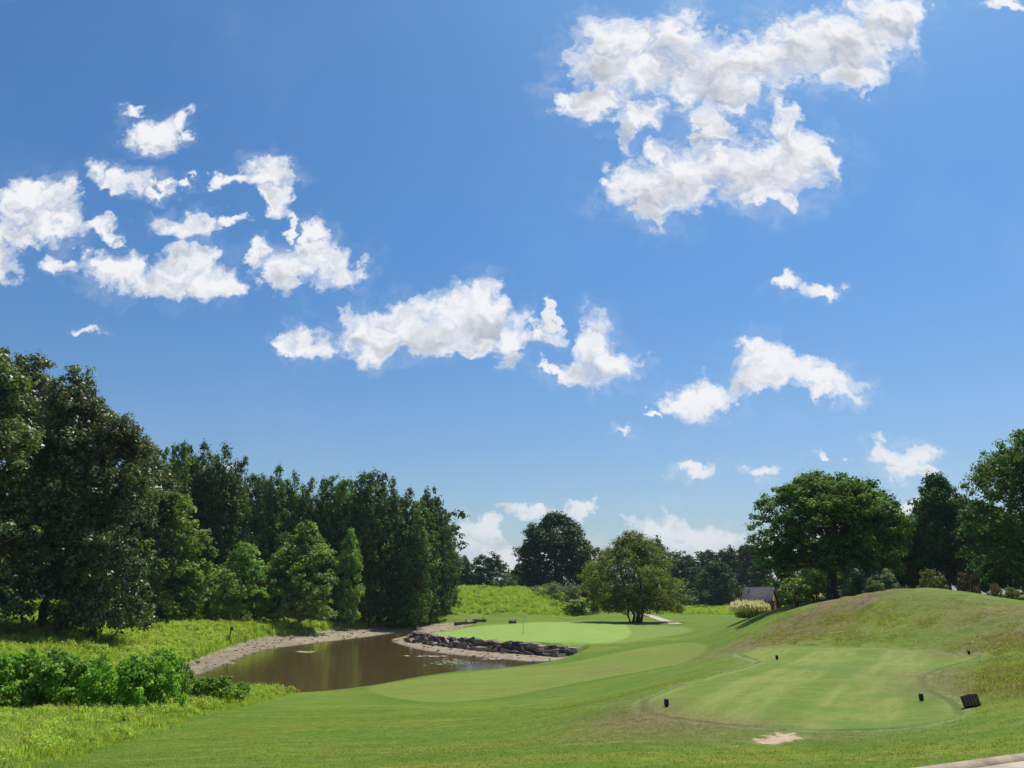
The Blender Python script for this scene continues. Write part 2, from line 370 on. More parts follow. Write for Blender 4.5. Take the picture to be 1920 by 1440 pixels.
ctrl += [(0, -10, -1.7), (20, -10, -1.6), (-20, -10, -2.3), (0, 0, -1.68), (3, 4, -1.68), (6, 6.5, -1.66), (12, 8, -1.6), (200, -200, -1.6), (-200, -200, -3), (-60, 0, -3.4), (60, 0, -1.5), (300, 0, -1.2), (-300, 0, -3), (0, -900, -2), (-25, 8, -3.2), (25, 12, -1.5)]
C = np.array(ctrl)
def warp(x, y):
    r = np.sqrt(x * x + y * y) + 1e-6; s = np.log(1 + r / 10) / r
    return np.stack([x * s, y * s], -1)
def phi(r2): return 0.5 * r2 * np.log(r2 + 1e-12)
Q = warp(C[:, 0], C[:, 1]); n = len(Q)
K = phi(((Q[:, None] - Q[None]) ** 2).sum(-1)) + np.eye(n) * 2e-5
A = np.zeros((n + 3, n + 3)); A[:n, :n] = K; A[:n, n] = 1; A[:n, n + 1:] = Q; A[n, :n] = 1; A[n + 1:, :n] = Q.T
W = np.linalg.solve(A, np.concatenate([C[:, 2], np.zeros(3)]))
def tps(x, y):
    x = np.asarray(x, float).ravel(); y = np.asarray(y, float).ravel(); out = np.empty(len(x))
    for i in range(0, len(x), 20000):
        q = warp(x[i:i + 20000], y[i:i + 20000])
        r2 = ((q[:, None] - Q[None]) ** 2).sum(-1)
        out[i:i + 20000] = phi(r2) @ W[:n] + W[n] + q @ W[n + 1:]
    return out
def sdf(poly, x, y):                      # signed distance, negative inside
    poly = np.array(poly)[:, :2]; x = np.asarray(x, float); y = np.asarray(y, float)
    d = np.full(x.shape, 1e18); ins = np.zeros(x.shape, bool)
    for i in range(len(poly)):
        a = poly[i]; b = poly[(i + 1) % len(poly)]; e = b - a
        tt = np.clip(((x - a[0]) * e[0] + (y - a[1]) * e[1]) / (e @ e + 1e-12), 0, 1)
        d = np.minimum(d, (x - a[0] - tt * e[0]) ** 2 + (y - a[1] - tt * e[1]) ** 2)
        c = ((a[1] > y) != (b[1] > y))
        with np.errstate(divide='ignore', invalid='ignore'):
            xc = (b[0] - a[0]) * (y - a[1]) / (b[1] - a[1] + 1e-15) + a[0]
        ins ^= c & (x < xc)
    return np.where(ins, -1, 1) * np.sqrt(d)
def chaikin(p, k=2, closed=True):
    p = np.array(p, float)
    for _ in range(k):
        if closed: a, b = p, np.roll(p, -1, 0)
        else: a, b = p[:-1], p[1:]
        m = np.empty((2 * len(a), p.shape[1])); m[0::2] = a * .75 + b * .25; m[1::2] = a * .25 + b * .75
        p = m if closed else np.vstack([p[:1], m, p[-1:]])
    return p
WL = -CAMZ
pond = [P2(x, y, WL) for x, y in [(300,1285),(345,1275),(372,1267),(400,1256),(432,1243),(470,1227),(505,1217),(560,1210),(640,1200),(700,1193),(735,1187),(770,1184),(778,1188),(755,1194),
  (726,1200),(758,1212),(800,1221),(850,1228),(900,1232),(960,1238),(1000,1241),(1035,1240),(1062,1238),(1072,1241),(1045,1249),(960,1257),(900,1262),(850,1267),(800,1274),(740,1284),(680,1295),(600,1306),(540,1312),(500,1316),(450,1317),(380,1316),(300,1309)]]
mud = [P2(x, y, z) for x, y, z in [(285,1285,WL),(318,1262,-5.6),(338,1249,-5.45),(360,1240,-5.45),(400,1226,-5.45),(450,1208,-5.45),(500,1199,-5.45),(560,1193,-5.45),(620,1186,-5.45),(680,1180.5,-5.45),(730,1177.5,-5.45),(800,1174.5,-5.3),(850,1173.5,-5.3),(908,1170,-5.1),(905,1173.5,-5.1),
  (850,1180,-5.3),(800,1185,-5.4),(768,1188,-5.5),(758,1194,-5.6),(765,1203,-5.6),(800,1208,-5.6),(850,1215,-5.6),(900,1221,-5.6),(950,1225,-5.6),(1000,1229,-5.6),(1040,1230,-5.6),(1066,1228,-5.5),(1078,1227,-5.5),(1086,1232,-5.5),(1078,1240,WL),(1045,1250,WL),
  (960,1258.5,WL),(900,1263.5,WL),(850,1268.5,WL),(800,1275.5,WL),(740,1285.5,WL),(680,1297,WL),(600,1308,WL),(540,1314,WL),(500,1318,WL),(450,1319,WL),(380,1318,WL),(290,1312,WL)]]
pond = chaikin(pond, 2); mud = chaikin(mud, 2)
def height(x, y):
    """ground height in the world"""
    x = np.asarray(x, float); shp = x.shape; x = x.ravel(); y = np.asarray(y, float).ravel()
    z = tps(x, y)
    z = z + 0.05 * np.sin(x * .31 + 1.3) * np.sin(y * .27) * np.clip(np.hypot(x, y) / 60, 0, 1)
    near = (np.abs(x) < 90) & (y > 30) & (y < 200)
    if near.any():
        xs, ys, zs = x[near], y[near], z[near]
        sp = sdf(pond, xs, ys); sm = sdf(mud, xs, ys)
        lim = WL + 0.075 * np.maximum(sp, 0) + 0.9 * np.maximum(sm, 0) + 0.02
        out = np.minimum(zs, lim)
        out = np.maximum(out, WL + 0.035 + 0.02 * np.minimum(sp, 3))
        inside = sp < 0
        out = np.where(inside, WL + np.maximum(0.35 * sp, -1.3), out)
        z[near] = out
    return (z + CAMZ).reshape(shp)
def hit(px, py, dmax=600):
    """where the ray of a photo pixel meets the ground"""
    u, v = uv_of(px, py); d = np.exp(np.linspace(math.log(7), math.log(dmax), 700))
    g = height(u * d, d) - (CAMZ + v * d)
    k = np.argmax(g > 0)
    if not (g > 0).any(): return None
    if k == 0: return (u * d[0], d[0])
    a, b = d[k - 1], d[k]; t = g[k - 1] / (g[k - 1] - g[k]); dd = a + (b - a) * t
    return (u * dd, dd)
def poly_hit(pts): return np.array([hit(*p) for p in pts])
def gz(x, y): return float(height(np.array([x]), np.array([y]))[0])

green_p = chaikin(poly_hit([(797,1188),(830,1192),(870,1198),(920,1202),(980,1204.5),(1040,1206),(1100,1206.5),(1150,1204),(1178,1197),(1185,1186),(1178,1175),(1165,1168),(1110,1165),(1050,1165.5),(1000,1168),(960,1171),(910,1174),(860,1178.5)]), 2)
collar_p = chaikin(poly_hit([(788,1187),(830,1194),(870,1200),(920,1204),(980,1207),(1040,1209),(1110,1209),(1190,1203),(1250,1192),(1300,1184),(1290,1176),(1235,1171),(1190,1166.5),(1110,1163.5),(1050,1164),(1000,1166.5),(960,1169.5),(900,1173),(850,1178)]), 2)
appr_p = chaikin(poly_hit([(683,1288),(760,1276),(830,1265),(960,1251),(1045,1246),(1120,1232),(1200,1215),(1290,1200),(1330,1208),(1320,1225),(1260,1248),(1180,1263),(1060,1284),(980,1300),(900,1312),(820,1318),(750,1311),(700,1299)]), 2)
tee_p = chaikin(poly_hit([(1205,1325),(1225,1340),(1300,1352),(1400,1362),(1500,1369),(1600,1370),(1700,1364),(1770,1352),(1796,1338),(1790,1318),(1745,1300),(1722,1280),(1735,1262),(1800,1243),(1840,1232),(1825,1225),(1740,1219),(1600,1216.5),(1500,1216.5),(1400,1219),(1380,1228),(1435,1240),(1400,1250),(1330,1270),(1260,1292),(1215,1310)]), 2)
tee2_p = chaikin(poly_hit([(1190,1322),(1215,1345),(1300,1360),(1400,1372),(1500,1379),(1610,1380),(1720,1373),(1800,1358),(1830,1336),(1810,1312),(1785,1290),(1775,1272),(1795,1256),(1850,1240),(1870,1228),(1830,1221),(1740,1215),(1600,1213),(1500,1213),(1400,1215.5),(1340,1232),(1400,1240),(1300,1270),(1200,1297),(1100,1315),(1060,1330),(1120,1330)]), 2)
dirt_p = chaikin(poly_hit([(1398,1388),(1435,1374),(1475,1371),(1505,1376),(1534,1379),(1505,1388),(1450,1397),(1412,1396)]), 2)
wild_p = np.vstack([poly_hit([(-150,1520),(60,1470),(130,1440),(200,1412),(300,1377),(380,1348),(450,1327),(500,1313),(545,1304),(560,1301)]),
    [(-18,60),(-14,85)], poly_hit([(540,1198),(620,1189),(700,1180),(760,1175),(815,1163),(826,1154),(900,1153),(1000,1154),(1085,1153),(1130,1140)]), [PD(1130,210,0)[:2], PD(960,230,0)[:2], PD(500,300,0)[:2], (-300,300), (-300,10)]])
wild2_p = np.array([PD(a, b, 0)[:2] for a, b in [(1232,176),(1300,168),(1400,150),(1430,170),(1420,300),(1240,300)]])
path_pts = {}

# grid: fine where the camera stands, coarser with distance
def axis(lo, hi, c0, c1, s0, g):
    out = [c0]; 
    k = int((c1 - c0) / s0); out = list(np.linspace(c0, c1, k))
    s = s0; v = c1
    while v < hi: s *= g; v += s; out.append(v)
    s = s0; v = c0; lo_l = []
    while v > lo: s *= g; v -= s; lo_l.append(v)
    return np.array(lo_l[::-1] + out)
gx = axis(-1500, 1500, -24, 32, 0.30, 1.018); gy = axis(-300, 2500, 8, 60, 0.24, 1.012)
X, Y = np.meshgrid(gx, gy); xs, ys = X.ravel(), Y.ravel()
Z = height(xs, ys)
print('ground verts', len(xs))
def lim(a): return np.clip(a, -30, 30)
S = {}
S['sg'] = lim(sdf(green_p, xs, ys)); S['sc'] = lim(sdf(collar_p, xs, ys)); S['sa'] = lim(sdf(appr_p, xs, ys)); S['st'] = lim(sdf(tee_p, xs, ys)); S['st2'] = lim(sdf(tee2_p, xs, ys))
S['sm'] = lim(sdf(mud, xs, ys)); S['sp'] = lim(sdf(pond, xs, ys)); S['sd'] = lim(sdf(dirt_p, xs, ys))
sw = np.minimum(sdf(wild_p, xs, ys), sdf(wild2_p, xs, ys)); S['sw'] = lim(sw)
dry = np.zeros(len(xs))
for (px, py, rx, ry, k) in [(1430,1200,3.0,3.5,1.0),(1490,1192,4,3,.9),(1470,1180,5,4,.8),(1445,1208,2.5,2.2,1.3),(1600,1190,3,2,.2),(1530,1146,6,2.6,1.5),(1600,1134,5,2.2,1.2),(1690,1128,4,2.5,.3),(1760,1150,3,2,.2),(1885,1150,4,4,.6),(1900,1190,3,3,.8),(1890,1265,2.2,4,.9),(1915,1275,2,3,1.0),
       (1380,1222,1.6,2.2,.8),(1180,1345,1.2,2.2,.8),(1250,1362,2.0,1.2,.7),(1320,1358,1.6,.8,.5),(1130,1258,2.5,3.5,.35),(1460,1384,1.6,.9,.4),(1180,1375,1.6,1.6,.4),(1850,1225,2,2,.3),(860,1140,8,8,.35)]:
    h = hit(px, py)
    if h is None: continue
    dry = np.maximum(dry, min(k, 1.0) * (1.0 if k <= 1 else 1.0) * np.exp(-((xs - h[0]) / rx) ** 2 - ((ys - h[1]) / ry) ** 2))
S['dry'] = dry
# the bumpy unmown face of the mound and rough relief
bump = 0.15 * dry * (np.sin(xs * 2.1 + 3 * np.sin(ys * .9)) * np.sin(ys * 2.6 + 2 * np.sin(xs * 1.1))) * (ys > 25)
Z = Z + bump
# mower lip: the tee surface stands 4 cm proud; the dirt patch is worn 3 cm deep
Z = Z + 0.03 * np.clip(-S['st'] / .15, 0, 1) - 0.03 * np.clip(-S['sd'] / .3, 0, 1)
nx, ny = len(gx), len(gy)
ZG = Z.reshape(ny, nx) + CAMZ * 0
def ground(x, y):
    x = np.asarray(x, float); y = np.asarray(y, float)
    i = np.clip(np.searchsorted(gx, x) - 1, 0, nx - 2); j = np.clip(np.searchsorted(gy, y) - 1, 0, ny - 2)
    a = np.clip((x - gx[i]) / (gx[i + 1] - gx[i]), 0, 1); b = np.clip((y - gy[j]) / (gy[j + 1] - gy[j]), 0, 1)
    return (ZG[j, i] * (1 - a) + ZG[j, i + 1] * a) * (1 - b) + (ZG[j + 1, i] * (1 - a) + ZG[j + 1, i + 1] * a) * b
height_slow = height; height = ground
ii = np.arange(nx * ny).reshape(ny, nx)
Fq = np.stack([ii[:-1, :-1], ii[:-1, 1:], ii[1:, 1:], ii[1:, :-1]], -1).reshape(-1, 4)

def ground_material():
    m, t, p, o = new_mat('ground_turf')
    pos = t.new('ShaderNodeNewGeometry').outputs['Position']
    big = t.noise(pos, 0.055, 4, 0.55); mid = t.noise(pos, 0.45, 5, 0.6)
    # anisotropic streaks left by mowing and drainage
    st = t.v('MULTIPLY', pos, (0.35, 1.6, 1)); streak = t.noise(st, 1.0, 5, 0.62)
    fine = t.noise(pos, 14, 6, 0.72); vfine = t.noise(pos, 60, 4, 0.7)
    turf = t.mix(t.smooth(big, 0.35, 0.65), C_ROUGH1, C_ROUGH2)
    turf = t.mix(t.m('MULTIPLY', t.smooth(mid, 0.42, 0.66), 0.75), turf, C_ROUGH3)
    sw2 = t.noise(t.v('MULTIPLY', pos, (0.09, 0.34, 1)), 1.0, 4, 0.6)
    turf = t.mix(t.smooth(sw2, 0.44, 0.60, 0.0, 0.85), turf, (0.095, 0.190, 0.006))
    turf = t.mix(t.smooth(sw2, 0.28, 0.44, 0.45, 0.0), turf, (0.235, 0.240, 0.040))
    turf = t.mix(t.m('MULTIPLY', t.smooth(streak, 0.48, 0.70), 0.5), turf, C_STRAW)
    jit = t.m('MULTIPLY', t.m('SUBTRACT', t.noise(pos, 2.5, 4, 0.6), 0.5), 0.5)
    jf = t.m('MULTIPLY', t.m('SUBTRACT', t.noise(pos, 5, 4, 0.6), 0.5), 0.12)
    def mask(name, w, j=None):
        a = t.attr(name)
        if j is not None: a = t.m('ADD', a, j)
        return t.smooth(a, -w, w, 1.0, 0.0)
    sx = t.new('ShaderNodeSeparateXYZ'); t.l.new(pos, sx.inputs[0])
    # approach
    am = mask('sa', 0.25, jit)
    apc = t.mix(t.smooth(streak, 0.35, 0.65), (0.200, 0.240, 0.034), (0.145, 0.200, 0.022))
    ring = t.m('MULTIPLY', t.smooth(t.attr('sa'), 0.0, 3.5, 0.75, 0.0), t.smooth(t.noise(pos, 0.15, 3, 0.5), 0.3, 0.6, 0.4, 1.0))
    turf = t.mix(ring, turf, (0.068, 0.160, 0.004))
    turf = t.mix(am, turf, apc)
    # darker ring around the approach
    # collar and green
    turf = t.mix(t.m('MULTIPLY', mask('sc', 0.5, jf), 0.9), turf, (0.215, 0.300, 0.055))
    gr = t.mix(t.smooth(mid, 0.3, 0.7), (0.265, 0.375, 0.080), (0.230, 0.338, 0.062))
    turf = t.mix(mask('sg', 0.15, jf), turf, gr)
    # tee: apron and mown platform with diagonal mower stripes
    wave = t.m('SINE', t.m('ADD', t.m('MULTIPLY', t.m('ADD', t.m('MULTIPLY', sx.outputs[0], 1.0), t.m('MULTIPLY', sx.outputs[1], -0.52)), 2.1), t.m('MULTIPLY', big, 5.0)))
    tst = t.new('ShaderNodeCombineXYZ'); t.l.new(t.m('ADD', t.m('MULTIPLY', sx.outputs[0], 1.6), t.m('MULTIPLY', sx.outputs[1], -.83)), tst.inputs[0]); t.l.new(t.m('MULTIPLY', sx.outputs[1], 0.28), tst.inputs[1])
    tstr = t.noise(tst.outputs[0], 1.3, 5, 0.65)
    teec = t.mix(t.smooth(tstr, 0.36, 0.62), (0.155, 0.212, 0.026), (0.232, 0.262, 0.055))
    teec = t.mix(t.m('MULTIPLY', t.smooth(wave, 0.1, 0.8), 0.62), teec, (0.100, 0.175, 0.010))
    teec = t.mix(t.m('MULTIPLY', t.smooth(streak, 0.45, 0.7), 0.35), teec, (0.27, 0.31, 0.09))
    teec = t.mix(t.m('MULTIPLY', t.smooth(t.noise(pos, 0.22, 3, 0.5), 0.52, 0.66), 0.7), teec, (0.090, 0.190, 0.028))
    turf = t.mix(t.m('MULTIPLY', mask('st2', 0.10, jf), 0.55), turf, (0.175, 0.225, 0.065))
    turf = t.mix(mask('st', 0.05, jf), turf, teec)
    rim = t.smooth(t.m('ABSOLUTE', t.m('ADD', t.attr('st'), t.m('MULTIPLY', jf, 1.0))), 0.03, 0.13, 1.0, 0.0)
    turf = t.mix(t.m('MULTIPLY', rim, t.smooth(mid, 0.35, 0.6, 0.15, 0.85)), turf, (0.070, 0.120, 0.025))
    rim2 = t.smooth(t.m('ABSOLUTE', t.m('SUBTRACT', t.attr('st'), 0.22)), 0.03, 0.14, 1.0, 0.0)
    turf = t.mix(t.m('MULTIPLY', rim2, 0.85), turf, (0.245, 0.290, 0.110))
    # dry and worn turf
    dn = t.m('MULTIPLY', t.attr('dry'), t.smooth(t.noise(pos, 1.1, 6, 0.72), 0.24, 0.52))
    turf = t.mix(t.m('MULTIPLY', dn, 0.95), turf, t.mix(t.smooth(fine, 0.3, 0.7), (0.19, 0.115, 0.055), (0.44, 0.29, 0.165)))
    # long grass ground
    wm = mask('sw', 0.25, jit)
    wc = t.mix(t.smooth(t.noise(pos, 0.3, 5, 0.65), 0.35, 0.65), (0.125, 0.240, 0.010), (0.260, 0.360, 0.026))
    turf = t.mix(wm, turf, wc)
    # leafy mottling
    smooth_zone = t.m('MAXIMUM', t.m('MAXIMUM', mask('sg', .2), mask('st', .1)), t.m('MULTIPLY', mask('sa', .3), 0.6))
    rough = t.m('SUBTRACT', 1.0, t.m('MULTIPLY', smooth_zone, 0.6))
    blotch = t.noise(pos, 3.2, 6, 0.72)
    turf = t.mix(t.m('MULTIPLY', t.smooth(blotch, 0.34, 0.56, 0.42, 0.0), rough), turf, (0.055, 0.105, 0.006))
    turf = t.mix(t.m('MULTIPLY', t.smooth(blotch, 0.52, 0.75, 0.0, 0.50), rough), turf, (0.300, 0.290, 0.085))
    turf = t.mix(t.m('MULTIPLY', t.smooth(fine, 0.32, 0.60, 0.60, 0.0), rough), turf, (0.040, 0.075, 0.008))
    turf = t.mix(t.smooth(vfine, 0.5, 0.75, 0.0, 0.35), turf, (0.34, 0.35, 0.12))
    # bare soil
    soil = t.mix(t.smooth(fine, 0.3, 0.7), (0.50, 0.34, 0.20), (0.68, 0.53, 0.36))
    sdn = t.m('ADD', t.attr('sd'), t.m('MULTIPLY', t.m('SUBTRACT', t.noise(pos, 6, 6, 0.75), 0.5), 1.3))
    turf = t.mix(t.smooth(sdn, -0.22, -0.05, 1.0, 0.0), turf, soil)
    # mud shore
    mudc = t.mix(t.smooth(t.noise(pos, 1.2, 7, 0.7), 0.3, 0.7), (0.20, 0.155, 0.095), (0.44, 0.36, 0.24))
    mudc = t.mix(t.smooth(t.noise(pos, 7, 5, 0.7), 0.48, 0.66, 0.0, 0.8), mudc, (0.10, 0.08, 0.055))
    wet = t.smooth(t.m('ADD', t.attr('sp'), jit), -0.2, 0.5, 1.0, 0.0)
    mudc = t.mix(wet, mudc, (0.075, 0.055, 0.03))
    mm = t.smooth(t.m('ADD', t.attr('sm'), t.m('MULTIPLY', jit, 0.8)), 0.0, 0.25, 1.0, 0.0)
    col = t.mix(mm, turf, mudc)
    t.put(p.inputs['Base Color'], col); p.inputs['Roughness'].default_value = 0.92; p.inputs['Specular IOR Level'].default_value = 0.15
    hgt = t.m('ADD', t.m('MULTIPLY', fine, 1.0), t.m('MULTIPLY', vfine, 0.5))
    t.put(p.inputs['Normal'], t.bump(hgt, 0.75, t.m('ADD', 0.03, t.m('MULTIPLY', t.m('MAXIMUM', wm, t.attr('dry')), 0.12))))
    return m
C_ROUGH1 = (0.140, 0.212, 0.008); C_ROUGH2 = (0.196, 0.240, 0.014); C_ROUGH3 = (0.064, 0.158, 0.004); C_STRAW = (0.285, 0.262, 0.060)
GM = ground_material()
gme = mesh_np('ground', np.stack([xs, ys, Z], -1), Fq, GM, True, {k: ('POINT', a) for k, a in S.items()})
tag(link('ground', gme), kind='structure')

# ------------------------------------------------------------------ water
def water():
    m, t, p, o = new_mat('pond_water')
    pos = t.new('ShaderNodeNewGeometry').outputs['Position']
    n = t.noise(pos, 0.12, 4, 0.6)
    t.put(p.inputs['Base Color'], t.mix(n, (0.085, 0.058, 0.022), (0.115, 0.080, 0.032)))
    p.inputs['Roughness'].default_value = 0.06; p.inputs['IOR'].default_value = 1.33; p.inputs['Specular IOR Level'].default_value = 0.5
    r = t.noise(t.v('MULTIPLY', pos, (1.0, 2.2, 1)), 1.6, 4, 0.55)
    t.put(p.inputs['Normal'], t.bump(r, 0.22, 0.03))
    pp = np.array(pond)[:, :2]; c = pp.mean(0)
    x0, y0 = pp.min(0) - 2; x1, y1 = pp.max(0) + 2
    gx_, gy_ = np.linspace(x0, x1, 60), np.linspace(y0, y1, 60); XX, YY = np.meshgrid(gx_, gy_)
    # only cells near or inside the pond
    i2 = np.arange(3600).reshape(60, 60); fq = np.stack([i2[:-1, :-1], i2[:-1, 1:], i2[1:, 1:], i2[1:, :-1]], -1).reshape(-1, 4)
    sdv = sdf(pond, XX.ravel(), YY.ravel()); keep = (sdv[fq] < 1.5).any(1)
    me = mesh_np('water', np.stack([XX.ravel(), YY.ravel(), np.full(3600, WATER)], -1), fq[keep], m)
    tag(link('water', me), kind='structure')
water()

# ------------------------------------------------------------------ foliage
def leaves(c, nrm, size, asp=0.62, fold=0.25, v=None):
    """rhombic folded leaves: centres c, normals nrm"""
    n_ = len(c); nrm = nrm / (np.linalg.norm(nrm, axis=1, keepdims=True) + 1e-9)
    a = RNG.normal(size=(n_, 3)); a -= (a * nrm).sum(1, keepdims=True) * nrm; a /= np.linalg.norm(a, axis=1, keepdims=True) + 1e-9
    b = np.cross(nrm, a); s = size[:, None]
    V = np.empty((n_, 4, 3)); V[:, 0] = c - a * s * .5; V[:, 2] = c + a * s * .5
    V[:, 1] = c + b * s * .5 * asp + nrm * s * fold * .5; V[:, 3] = c - b * s * .5 * asp + nrm * s * fold * .5
    Fc = np.arange(4 * n_).reshape(n_, 4)
    return V.reshape(-1, 3), Fc
def unit(n_):
    d = RNG.normal(size=(n_, 3)); return d / np.linalg.norm(d, axis=1, keepdims=True)
def crown_mesh(name, boughs, mat, rc, leaf, per, up=0.35, stretch=1.0, clumps_k=2.2, inner=0.15, asp=0.62):
    """boughs: list of (centre, radius, zscale). clumps sit on the boughs, leaves on the clumps"""
    cc = []; vv = []
    for (c, r, zs) in boughs:
        k = max(5, int(clumps_k * (r / rc) ** 2 * (0.5 + 0.5 * zs)))
        d = unit(k); d[:, 2] = np.where(d[:, 2] < -0.3, d[:, 2] * -RNG.uniform(0, 1, k) , d[:, 2])
        d /= np.linalg.norm(d, axis=1, keepdims=True)
        rr = r * (0.62 + 0.45 * RNG.random(k)); q = d * rr[:, None]; q[:, 2] *= zs
        cc.append(np.array(c) + q); vv.append(np.clip(0.42 + 0.22 * RNG.normal() + 0.15 * RNG.normal(size=k), 0, 1))
    cc = np.vstack(cc); vv = np.concatenate(vv); nc = len(cc)
    L = per * nc; ci = np.repeat(np.arange(nc), per)
    d = unit(L); rr = rc * (0.25 + 0.75 * RNG.random(L)) * (0.7 + 0.6 * RNG.random(nc))[ci]
    q = d * rr[:, None]; q[:, 2] *= 0.75 * stretch
    ctr = cc[ci] + q
    nr = d * 0.75 + np.array([0, 0, up + .25]) + RNG.normal(size=(L, 3)) * 0.38
    sz = leaf * (0.6 + 0.8 * RNG.random(L))
    V, Fc = leaves(ctr, nr, sz, asp)
    return mesh_np(name, V, Fc, mat, False, {'v': ('FACE', np.clip(vv[ci] + RNG.normal(size=L) * 0.24, 0, 1))})
def trunk_mesh(name, Hh, r0, boughs, forks=1, lean=0.0, mat='bark', top=0.8, limb_from=0.2):
    mb = MB(); roots = []
    for k in range(forks):
        a = 2 * pi * k / forks + .5; sp = 0.0 if forks == 1 else 0.15 * Hh * (.6 + .8 * RNG.random())
        b0 = np.array([cos(a), sin(a), 0]) * (0 if forks == 1 else r0 * 4.2)
        pts = []; rad = []
        for j in range(9):
            t_ = j / 8; w = RNG.normal(size=2) * 0.012 * Hh * (t_ > 0)
            pts.append(b0 + np.array([cos(a) * sp * t_ ** 1.2 + w[0] + lean * Hh * t_, sin(a) * sp * t_ ** 1.2 + w[1], -0.4 + (top * Hh + .4) * t_]))
            rad.append(r0 * (1.35 if j == 0 else 1.0) * (1 - t_) ** 0.8 + 0.03)
        mb.tube(pts, rad, 9); roots.append(np.array(pts))
    for (c, r, zs) in boughs:
        c = np.array(c, float); pk = roots[RNG.integers(len(roots))]
        zt = max(limb_from * Hh * .9, c[2] - np.hypot(c[0], c[1]) * 0.7 - 0.1 * Hh * RNG.random())
        j = int(np.clip(np.searchsorted(pk[:, 2], zt), 1, 7)); s0 = pk[j]
        mid = s0 * .5 + c * .5 + RNG.normal(size=3) * r * .15
        ra = r0 * 0.34 * (1 - j / 10)
        mb.tube([s0, mid, c], [ra, ra * .6, 0.03], 5)
    return mb.mesh(name, M[mat], True)
def round_boughs(Hh, Wd, z0, nb, rb, prof='round', shell=(0.55, 0.98)):
    """Hh total height, Wd crown width, z0 start of the crown"""
    out = []; k = 0
    while len(out) < nb and k < nb * 20:
        k += 1; t_ = RNG.random(); ang = RNG.uniform(0, 2 * pi)
        if prof == 'round': R = math.sqrt(max(0, 1 - (2 * t_ - 1) ** 2)) ** 0.75
        elif prof == 'dome': R = math.sqrt(max(0, 1 - t_ ** 2.6)) * (0.82 + .18 * min(1, t_ * 6))
        elif prof == 'oval': R = (math.sin(pi * min(1, (t_ * .92 + .08)) ** .75)) ** .6
        elif prof == 'round2': R = math.sqrt(max(0, 1 - abs((t_ - .38) / .64) ** 2.3))
        else: R = (1 - t_ ** 2.4) ** 0.9 * min(1, .62 + t_ * 2)
        r = rb * (0.7 + 0.6 * RNG.random()); rad = max(0, Wd / 2 * R - r * .8) * (shell[0] + (shell[1] - shell[0]) * RNG.random() ** .6)
        p = np.array([cos(ang) * rad, sin(ang) * rad, z0 + r * .7 + (Hh - z0 - r * 1.6) * t_])
        if RNG.random() < 0.25 + R: out.append((p, r, 0.85))
    for k in range(nb // 6):
        a = RNG.uniform(0, 2 * pi); out.append((np.array([cos(a) * Wd * .33, sin(a) * Wd * .33, z0 + rb * .7]), rb * .8, .9))
    out.append((np.array([0, 0, Hh - rb * .9]), rb * .9, .9)); out.append((np.array([0, 0, z0 + (Hh - z0) * .55]), rb * 1.3, 1.1))
    return out
def spire_boughs(Hh, Wd, z0, ns):
    """several upright narrow leaders that together form one columnar tree"""
    out = []
    for k in range(ns):
        a = RNG.uniform(0, 2 * pi); q = 0 if k == 0 else Wd * RNG.uniform(.12, .30); top = Hh * (1 if k == 0 else RNG.uniform(.78, .97))
        z = z0 + RNG.uniform(0, 1.5)
        while z < top - .5:
            t_ = (z - z0) / (top - z0)
            r = (0.20 + .025 * RNG.normal()) * Wd * min(1, (1.05 - t_) * 3.4) + 0.35
            off = RNG.normal(size=2) * Wd * .06 * (1 - t_)
            out.append((np.array([cos(a) * q + off[0], sin(a) * q + off[1], z]), r, 1.35)); z += r * .95
    for k in range(26):
        a = RNG.uniform(0, 2 * pi); t_ = RNG.uniform(0, .74); z = z0 + (Hh - z0) * t_; r = .19 * Wd * RNG.uniform(.8, 1.2)
        rr = Wd * .36 * (1 - .35 * t_)
        out.append((np.array([cos(a) * rr, sin(a) * rr, z]), r, 1.3))
    return out

KINDS = {}
def add_kind(key, name, Hh, Wd, boughs, mat, rc, leaf, per, r0, **kw):
    tk = {k: kw.pop(k) for k in ('forks', 'lean', 'top', 'limb_from') if k in kw}
    cm = crown_mesh(name + '_crown', boughs, M[mat], rc, leaf, per, **kw)
    tm = trunk_mesh(name + '_trunk', Hh, r0, boughs if len(boughs) < 60 else boughs[::2], **tk)
    KINDS[key] = (name, Hh, Wd, cm, tm)
    print(key, 'leaves', len(cm.polygons))
for k in range(3):
    Hh, Wd = 24, 14
    add_kind('gum%d' % k, 'broadleaf_tree', Hh, Wd, round_boughs(Hh, Wd * 1.05, [.5, .8, 1.9][k], 84, 2.1, 'dome', (.5, 1.0)), 'leaf_gum', 0.80, 0.38, 38, 0.38, up=.3, clumps_k=2.1)
for k in range(4):
    Hh, Wd = 23, 7.5
    add_kind('row%d' % k, 'columnar_tree', Hh, Wd, spire_boughs(Hh, Wd, 1.0, [3, 4, 5, 4][k]), 'leaf_row', 0.7, 0.42, 20, 0.26, up=.2, stretch=1.4, clumps_k=1.9, top=.9)
for k in range(2):
    Hh, Wd = 12, 8
    add_kind('young%d' % k, 'young_tree', Hh, Wd, round_boughs(Hh, Wd * 1.05, 0.5, 50, 1.25, 'oval'), 'leaf_young', 0.6, 0.34, 28, 0.16, up=.35, clumps_k=1.9)
add_kind('oak', 'oak_tree', 11.6, 13, round_boughs(11.6, 13.4, 1.7, 150, 1.45, 'round2', (.45, 1.0)), 'leaf_oak', 0.55, 0.24, 40, 0.46, up=.35, clumps_k=2.0, top=.75, limb_from=.18)
add_kind('olive', 'multi_stemmed_tree', 14.5, 15.5, round_boughs(14.5, 17, 0.4, 110, 2.0, 'oval', (.35, 1.0)), 'leaf_olive', 0.85, 0.36, 34, 0.17, forks=5, up=.3, clumps_k=1.8, top=.8, asp=.4)
